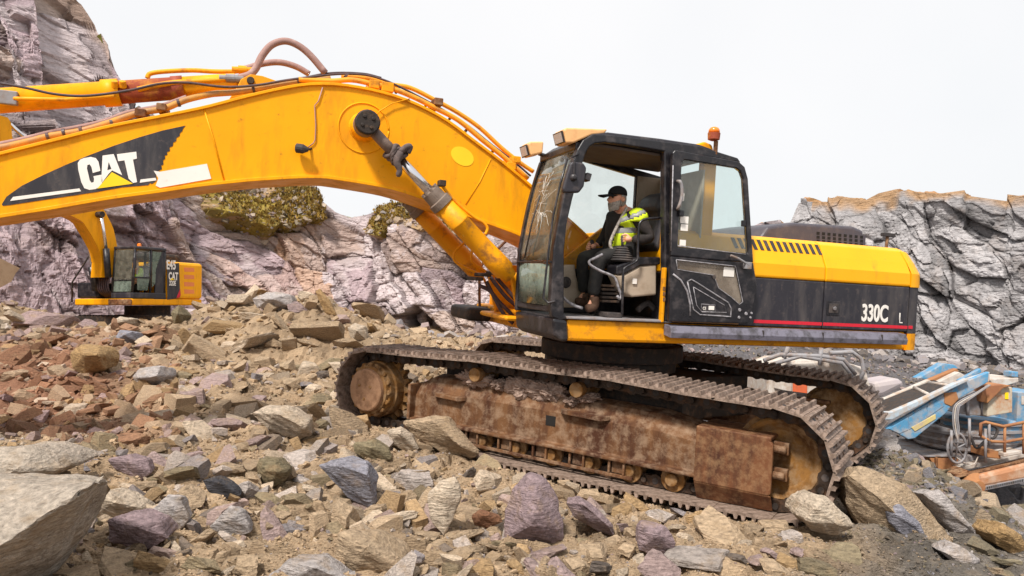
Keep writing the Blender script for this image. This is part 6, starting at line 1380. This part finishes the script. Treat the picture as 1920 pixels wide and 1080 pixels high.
nj = {k: (nd[k][0], nd[k][1] * 1.12) for k in ('p', 'c', 's1', 'e1', 'w1', 's2', 'e2', 'w2')}; V, Fc = skinmesh(nj, [e for e in ed if e[0] in nj and e[1] in nj], 2); q = MB(); q.add(V, Fc, 0, True); q.build('jacket', VEST, PD, FX.mat)
# front right box, hand rail, hoses
fbx('storage_box', .1, 1.0, 1.75, 2.75, .24, .78, BLK, .05); fbx('front_step', .05, .9, 1.72, 2.8, .0, .22, YEL, .05)
q = MB(); q.tube([(-.0, 2.85, .1), (-.0, 2.85, .8), (.35, 2.2, 2.05), (.5, 2.1, 2.1)], .03, 6); q.build('hand_rail', DSTL, DX, FX.mat)
fbx('swing_box', .6, 1.3, 1.15, 1.75, .2, 1.0, DSTL, .06)
q = MB()
for k in range(6): v_ = 1.12 + .1 * k; q.tube(smoothpath([(.5, v_, .2), (.05, v_ + .02, .5), (.1, v_ + .05, .95), (.5, v_ + .08, 1.25)], 5), .032, 6)
q.build('hydraulic_hoses', DHOSE, DX, FX.mat)
# boom, cylinders, stick, bucket
tP = [(224, 520), (221, 470), (219, 456), (212, 425), (195, 393), (165, 345), (120, 300), (70, 285), (24, 268), (20, 222), (-70, 196)]; bP = [(190, 520), (192, 490), (187, 470), (174, 445), (155, 415), (129, 402), (100, 370), (60, 335), (20, 300), (0, 273), (-70, 245)]
VB = 1.15; TT = resample([tuple(FX.px(x, y, VB)[[0, 2]]) for x, y in tP], 40); BB = resample([tuple(FX.px(x, y, VB)[[0, 2]]) for x, y in bP], 40)
q = MB(); n = 40; V = [(p[0], VB, p[1]) for p in TT] + [(p[0], VB, p[1]) for p in BB] + [(p[0], VB + .5, p[1]) for p in TT] + [(p[0], VB + .5, p[1]) for p in BB]; Fc = []
for i in range(n - 1): Fc += [(i, i + 1, n + i + 1, n + i), (2 * n + i, 3 * n + i, 3 * n + i + 1, 2 * n + i + 1), (i, 2 * n + i, 2 * n + i + 1, i + 1), (n + i, n + i + 1, 3 * n + i + 1, 3 * n + i)]
Fc += [(0, n, 3 * n, 2 * n), (n - 1, 3 * n - 1, 4 * n - 1, 2 * n - 1)]; q.add(V, Fc); q.build('boom', YEL, DX, FX.mat)
q = MB(); a_, b_ = FX.px(189, 402, VB - .15), FX.px(199, 466, VB - .15); q.lathe(a_, (0, 1, 0), [(-.08, .10), (.15, .10)], 14, 1); q.tube([a_, b_], .055, 10, 0); c_ = FX.px(203, 520, VB - .15); q.tube([b_, c_], .10, 12, 2); q.build('boom_cylinder', [CHROME, DSTL, BLK], DX, FX.mat)
q = MB(); a_, b_ = FX.px(164, 440, VB + .6), FX.px(172, 500, VB + .6); q.tube([a_, b_], .05, 10, 0); q.tube([b_, FX.px(180, 545, VB + .6)], .12, 12, 1); q.build('boom_cylinder', [CHROME, BLK], DX, FX.mat)
q = MB(); q.tube([FX.px(18, 232, VB + .2), FX.px(62, 272, VB + .2)], .06, 10); q.build('stick_cylinder_rod', CHROME, DX, FX.mat)
fpoly([(-75, 190), (-40, 200), (-30, 330), (-42, 470), (-62, 470), (-80, 300)], VB + .08, .34, 'stick', YEL)
fpoly([(-60, 470), (-20, 474), (8, 488), (38, 503), (30, 512), (22, 528), (-10, 545), (-60, 530)], VB - .4, 1.2, 'bucket', paint('bucket_tan', (.48, .33, .21), .8, dirt=(.3, .18, .1), dscale=5, bump=.01))
# undercarriage of the distant excavator: its tracks run across the heap
FT = Frame(FX.w((1.8, 1.35, -1.25)), math.radians(172), 0, 0)
for s_ in (-1.0, 1.0):
    q = MB(); pr = [(t_ * 1.75 + .42 * math.cos(a), .45 + .42 * math.sin(a)) for t_, a in [(1, x) for x in np.linspace(-math.pi / 2, math.pi / 2, 12)] + [(-1, x) for x in np.linspace(math.pi / 2, 1.5 * math.pi, 12)]]
    q.prism(pr, s_ - .3, s_ + .3); 
    for k in range(34):
        for z_ in (.87, .03): t_ = -1.7 + k * .103; q.box(t_ - .012, t_ + .012, s_ - .3, s_ + .3, z_ - .02, z_ + .04)
    q.build('crawler_track', DSTL, DX, FT.mat)
q = MB(); q.lathe((0, 0, .7), (0, 0, 1), [(0, .9), (.2, .9), (.2, .75), (.54, .75)], 36); q.box(-1.2, 1.2, -.7, .7, .3, .75); q.build('slewing_ring', DSTL, DX, FT.mat)

# ------------------------------------------------------------------ crusher at the right, down in the pit
def Z3(x, y): return 1620 + x / 3.6, 640 + y / 3.6
def slab(parent, name, P, d, t, mat, zc=True, dd=None, bevel=.015):
    """flat panel with real thickness t behind depth d; dd = own depth for each corner"""
    n = len(P); A_ = []
    for k, q_ in enumerate(P):
        x, y = Z3(*q_) if zc else q_; A_.append(at(x, y, dd[k] if dd else d))
    V = [a_ for a_ in A_] + [a_ + np.array([0, t, 0]) for a_ in A_]
    q = MB(); q.add(V, [(i, (i + 1) % n, n + (i + 1) % n, n + i) for i in range(n)] + [tuple(range(n))[::-1], tuple(range(n, 2 * n))]); return q.build(name, mat, parent, Matrix.Identity(4), bevel=bevel, tri=False)
def rod(parent, name, P, d, r, mat, zc=True, sm_=False):
    Q = [at(*(Z3(x, y) if zc else (x, y)), d if np.isscalar(d) else d[i]) for i, (x, y) in enumerate(P)]
    if sm_: Q = smoothpath(Q, 5)
    q = MB(); q.tube(Q, r, 8); return q.build(name, mat, parent, Matrix.Identity(4))
ob = at(1850, 880, 14.5)
CR = empty('crushing_machine', Matrix.Translation(Vector(ob)), 'worn blue and white mobile rock crusher on rusty crawlers, at the right edge', 'crusher')
slab(CR, 'feeder_side_panel', [(150, 592), (190, 600), (300, 662), (345, 655), (560, 480), (620, 400), (840, 275), (845, 205), (620, 300), (590, 330), (190, 560)], 13.2, .10, BLUEP)
slab(CR, 'blue_panel', [(165, 590), (300, 512), (300, 600), (240, 625)], 13.19, .02, BLUEP); slab(CR, 'blue_panel', [(303, 510), (420, 440), (424, 520), (305, 598)], 13.19, .02, BLUEP); slab(CR, 'blue_panel', [(428, 435), (545, 370), (540, 440), (430, 515)], 13.19, .02, BLUEP); slab(CR, 'yellow_panel', [(318, 580), (485, 490), (487, 525), (345, 610)], 13.185, .02, paint('faded_yellow', (.60, .48, .16), .6, dirt=(.42, .34, .27), dscale=6, damt=.9, dpos=.48, bump=.002))
slab(CR, 'rust_plate', [(540, 350), (625, 340), (640, 390), (590, 440), (545, 420)], 13.185, .02, ORUST)
slab(CR, 'feeder_rail', [(100, 480), (190, 475), (400, 385), (600, 290), (700, 250), (715, 265), (600, 318), (190, 530), (100, 530)], 13.1, .12, LBLU)
slab(CR, 'feeder_rail', [(100, 398), (160, 378), (440, 258), (460, 275), (170, 400), (100, 430)], 14.6, .12, WHTP)
slab(CR, 'conveyor_belt', [(110, 500), (560, 300), (480, 262), (130, 400)], 14, .05, DSTL, dd=[13.25, 13.25, 14.55, 14.55])
for x0, y0, x1, y1 in ((340, 312, 440, 362), (222, 382, 305, 430), (150, 430, 200, 480), (440, 280, 575, 300)): rod(CR, 'belt_roller', [(x0, y0), (x1, y1)], [14.5, 13.2], .035, WHTP)
slab(CR, 'feed_chute', [(365, 250), (540, 148), (618, 160), (636, 182), (450, 262)], 14.8, .25, BLUEP); slab(CR, 'chute_lining', [(440, 262), (630, 182), (640, 205), (500, 275)], 14.6, .15, ORUST); slab(CR, 'chute_lining', [(500, 276), (640, 206), (700, 240), (600, 292)], 14.3, .15, WHTP); slab(CR, 'chute_edge', [(640, 262), (790, 182), (795, 210), (720, 250), (650, 285)], 14.0, .1, BLUEP)
slab(CR, 'chute_edge', [(700, 250), (850, 205), (850, 272), (720, 310)], 13.6, .08, LBLU)
slab(CR, 'hopper', [(635, 390), (830, 300), (835, 510), (640, 488)], 13.5, 1.0, GREYP); slab(CR, 'hopper_end', [(835, 420), (940, 300), (1003, 312), (1003, 480), (832, 508)], 13.3, .3, paint('rusty_cream', (.50, .44, .34), .7, dirt=(.42, .18, .07), dscale=4, damt=.9, dpos=.52, bump=.003)); slab(CR, 'hopper_lip', [(820, 300), (940, 290), (1000, 300), (940, 318), (835, 420)], 13.2, .6, ORUST)
for x in (700, 800): rod(CR, 'hopper_rib', [(x, 360 + (700 - x) * .3), (x, 500)], 13.45, .03, GREYP)
slab(CR, 'tank', [(845, 255), (1045, 245), (1045, 275), (960, 300), (870, 295)], 14.2, .8, WHTP); slab(CR, 'valve_block', [(998, 205), (1043, 205), (1043, 243), (998, 240)], 14.2, .25, BLUEP)
slab(CR, 'control_cabinet', [(1042, 345), (1160, 335), (1160, 620), (1030, 545)], 13.6, .6, BLUEP); slab(CR, 'cabinet_label', [(1064, 370), (1095, 370), (1095, 428), (1064, 428)], 13.585, .012, WHTP)
slab(CR, 'yellow_label', [(952, 345), (977, 345), (977, 392), (952, 392)], 13.285, .012, BRTY)
def cylv(name, x, y0, y1, d, r, mat, bands=0):
    a_, b_ = at(*Z3(x, y1), d), at(*Z3(x, y0), d); q = MB(); h_ = b_[2] - a_[2]; q.lathe(a_, (0, 0, 1), [(0, r), (h_, r)], 28, 0, True)
    for k in range(bands): z_ = h_ * (k + .5) / bands; q.lathe(a_ + np.array([0, 0, z_ - .03]), (0, 0, 1), [(0, r), (0, r + .05), (.05, r + .05), (.05, r)], 28, 1)
    return q.build(name, [mat, GREYP], CR, Matrix.Identity(4))
cylv('crusher_drum', 800, 500, 640, 14.3, .72, BLUEP, 3); cylv('crusher_base', 700, 560, 700, 14.5, .9, GREYP, 3)
slab(CR, 'body_panel', [(350, 655), (350, 600), (480, 520), (610, 530), (610, 690), (420, 700)], 14.6, .8, GREYP)
slab(CR, 'deck', [(310, 772), (800, 772), (1160, 700), (1160, 740), (830, 820), (640, 880), (640, 782), (320, 782)], 13.6, 1.8, GREYP)
slab(CR, 'chassis', [(440, 784), (640, 784), (640, 925), (600, 950), (540, 915), (480, 850)], 13.62, 1.2, ORUST); slab(CR, 'chassis_rib', [(486, 784), (502, 784), (502, 860), (486, 850)], 13.55, .06, RUST); slab(CR, 'chassis', [(642, 784), (820, 784), (820, 830), (648, 870)], 13.7, 1.0, ORUST)
slab(CR, 'beam', [(640, 850), (1160, 740), (1160, 770), (640, 880)], 13.4, .2, WHTP)
q = MB(); c_ = at(*Z3(628, 720), 13.3); q.tube([c_ + np.array([.23 * math.cos(a) * .75, 0, .36 * math.sin(a) * .75]) for a in np.linspace(0, 2 * math.pi, 25)], .025, 6)
for a in (0.3, 1.35, 2.4): q.tube([c_ + np.array([.17 * math.cos(a), 0, .27 * math.sin(a)]), c_ - np.array([.17 * math.cos(a), 0, .27 * math.sin(a)])], .015, 6)
q.build('hand_wheel', GREYP, CR, Matrix.Identity(4))
for k, o_ in enumerate((0, 12, 24, 34)): rod(CR, 'cable', [(840 + o_ * .4, 295), (760, 345 + o_ * .4), (660, 395 + o_), (610 + o_, 440), (600 + o_, 520), (608 + o_, 600), (640 - o_ * .3, 690)], 13.05, .012, GREYP if k != 1 else WHTP, sm_=True)
rod(CR, 'hose', [(850, 560), (900, 590), (880, 650), (830, 660), (760, 720), (720, 640)], 13.3, .025, RUBR, sm_=True); rod(CR, 'hose', [(620, 780), (680, 820), (740, 830), (770, 780)], 13.3, .012, WHTP, sm_=True)
for x, y0, y1 in ((820, 590, 820), (950, 570, 770), (1078, 550, 760), (712, 520, 700), (590, 600, 770), (845, 555, 700)): rod(CR, 'platform_post', [(x, y0), (x, y1)], 13.0, .024, ORUST if x > 900 else GREYP)
rod(CR, 'guard_rail', [(785, 640), (790, 555), (820, 545), (940, 575), (1160, 530)], 13.0, .028, ORUST, sm_=False); rod(CR, 'guard_rail', [(790, 640), (860, 675), (950, 680), (1160, 640)], 13.0, .025, ORUST)
slab(CR, 'deck_box', [(835, 735), (925, 745), (925, 795), (835, 785)], 13.1, .5, ORUST); slab(CR, 'deck_box', [(945, 755), (1062, 735), (1062, 760), (945, 782)], 12.95, .3, WHTP)
# its crawler
slab(CR, 'crawler_beam', [(785, 905), (1160, 815), (1160, 925), (795, 990)], 12.6, .25, paint('crawler_rust', (.42, .19, .09), .7, dirt=(.5, .36, .26), dscale=4, damt=.8, dpos=.52, bump=.006), bevel=.06)
q = MB(); c_ = at(*Z3(742, 968), 12.75); q.lathe(c_, (0, -1, 0), [(0, .22), (.06, .22), (.12, .1), (.16, .1)], 20); q.build('crawler_wheel', ORUST, CR, Matrix.Identity(4))
for k in range(40):
    f = k / 39; x, y = 620 + f * 520, 905 - f * 125; a_, b_ = at(*Z3(x + 10, y + 10), 12.7), at(*Z3(x - 30, y + 4), 13.5); q = MB(); q.tube([a_, b_], .035, 5, flat=.5); q.build('crawler_shoe', RUST, CR, Matrix.Identity(4))
for k in range(30):
    f = k / 29; x, y = 710 + f * 430, 1018 - f * 90; a_ = at(*Z3(x, y), 12.6); q = MB(); q.box(a_[0] - .05, a_[0] + .03, a_[1], a_[1] + .6, a_[2] - .03, a_[2] + .04); q.build('crawler_shoe', GREYP, CR, Matrix.Identity(4), bevel=.01)
slab(CR, 'track_side', [(620, 900), (700, 870), (780, 905), (790, 985), (720, 1010), (650, 975)], 12.95, .4, RUST)
slab(CR, 'screen_drum', [(60, 280), (250, 248), (290, 300), (140, 375), (90, 385)], 15.5, .8, paint('dusty_grey', (.40, .35, .36), .8, dirt=(.5, .44, .40), dscale=3, bump=.004), bevel=.2)

# ------------------------------------------------------------------ pale machine between the tracks
oc = at(1560, 780, 15.5)
WM = empty('work_vehicle', Matrix.Translation(Vector(oc)), 'white work vehicle with grey roof bars, half hidden behind the far crawler track', 'vehicle')
slab(WM, 'body', [(1440, 692), (1480, 676), (1560, 672), (1625, 690), (1640, 745), (1640, 800), (1440, 800)], 15.3, 1.6, WHTP, zc=False, bevel=.08)
slab(WM, 'red_panel', [(1487, 708), (1514, 710), (1514, 742), (1487, 738)], 15.25, .04, paint('red_orange', (.62, .12, .04), .6, dirt=(.3, .1, .05), bump=.002), zc=False); slab(WM, 'cream_panel', [(1452, 708), (1484, 708), (1484, 736), (1452, 728)], 15.25, .04, WHTP, zc=False)
for P in ([(1432, 676), (1462, 665), (1540, 668), (1582, 674), (1604, 702)], [(1445, 684), (1500, 668), (1578, 680), (1598, 706)], [(1555, 662), (1598, 660), (1614, 672), (1620, 695), (1612, 712)], [(1540, 652), (1537, 685)], [(1478, 650), (1470, 672)]): rod(WM, 'roof_bar', P, 15.1, .045, GREYP, zc=False)
rod(WM, 'roof_bar', [(1540, 668), (1604, 702)], [15.9, 15.2], .045, GREYP, zc=False); rod(WM, 'roof_bar', [(1500, 668), (1582, 674)], 16.2, .045, GREYP, zc=False)
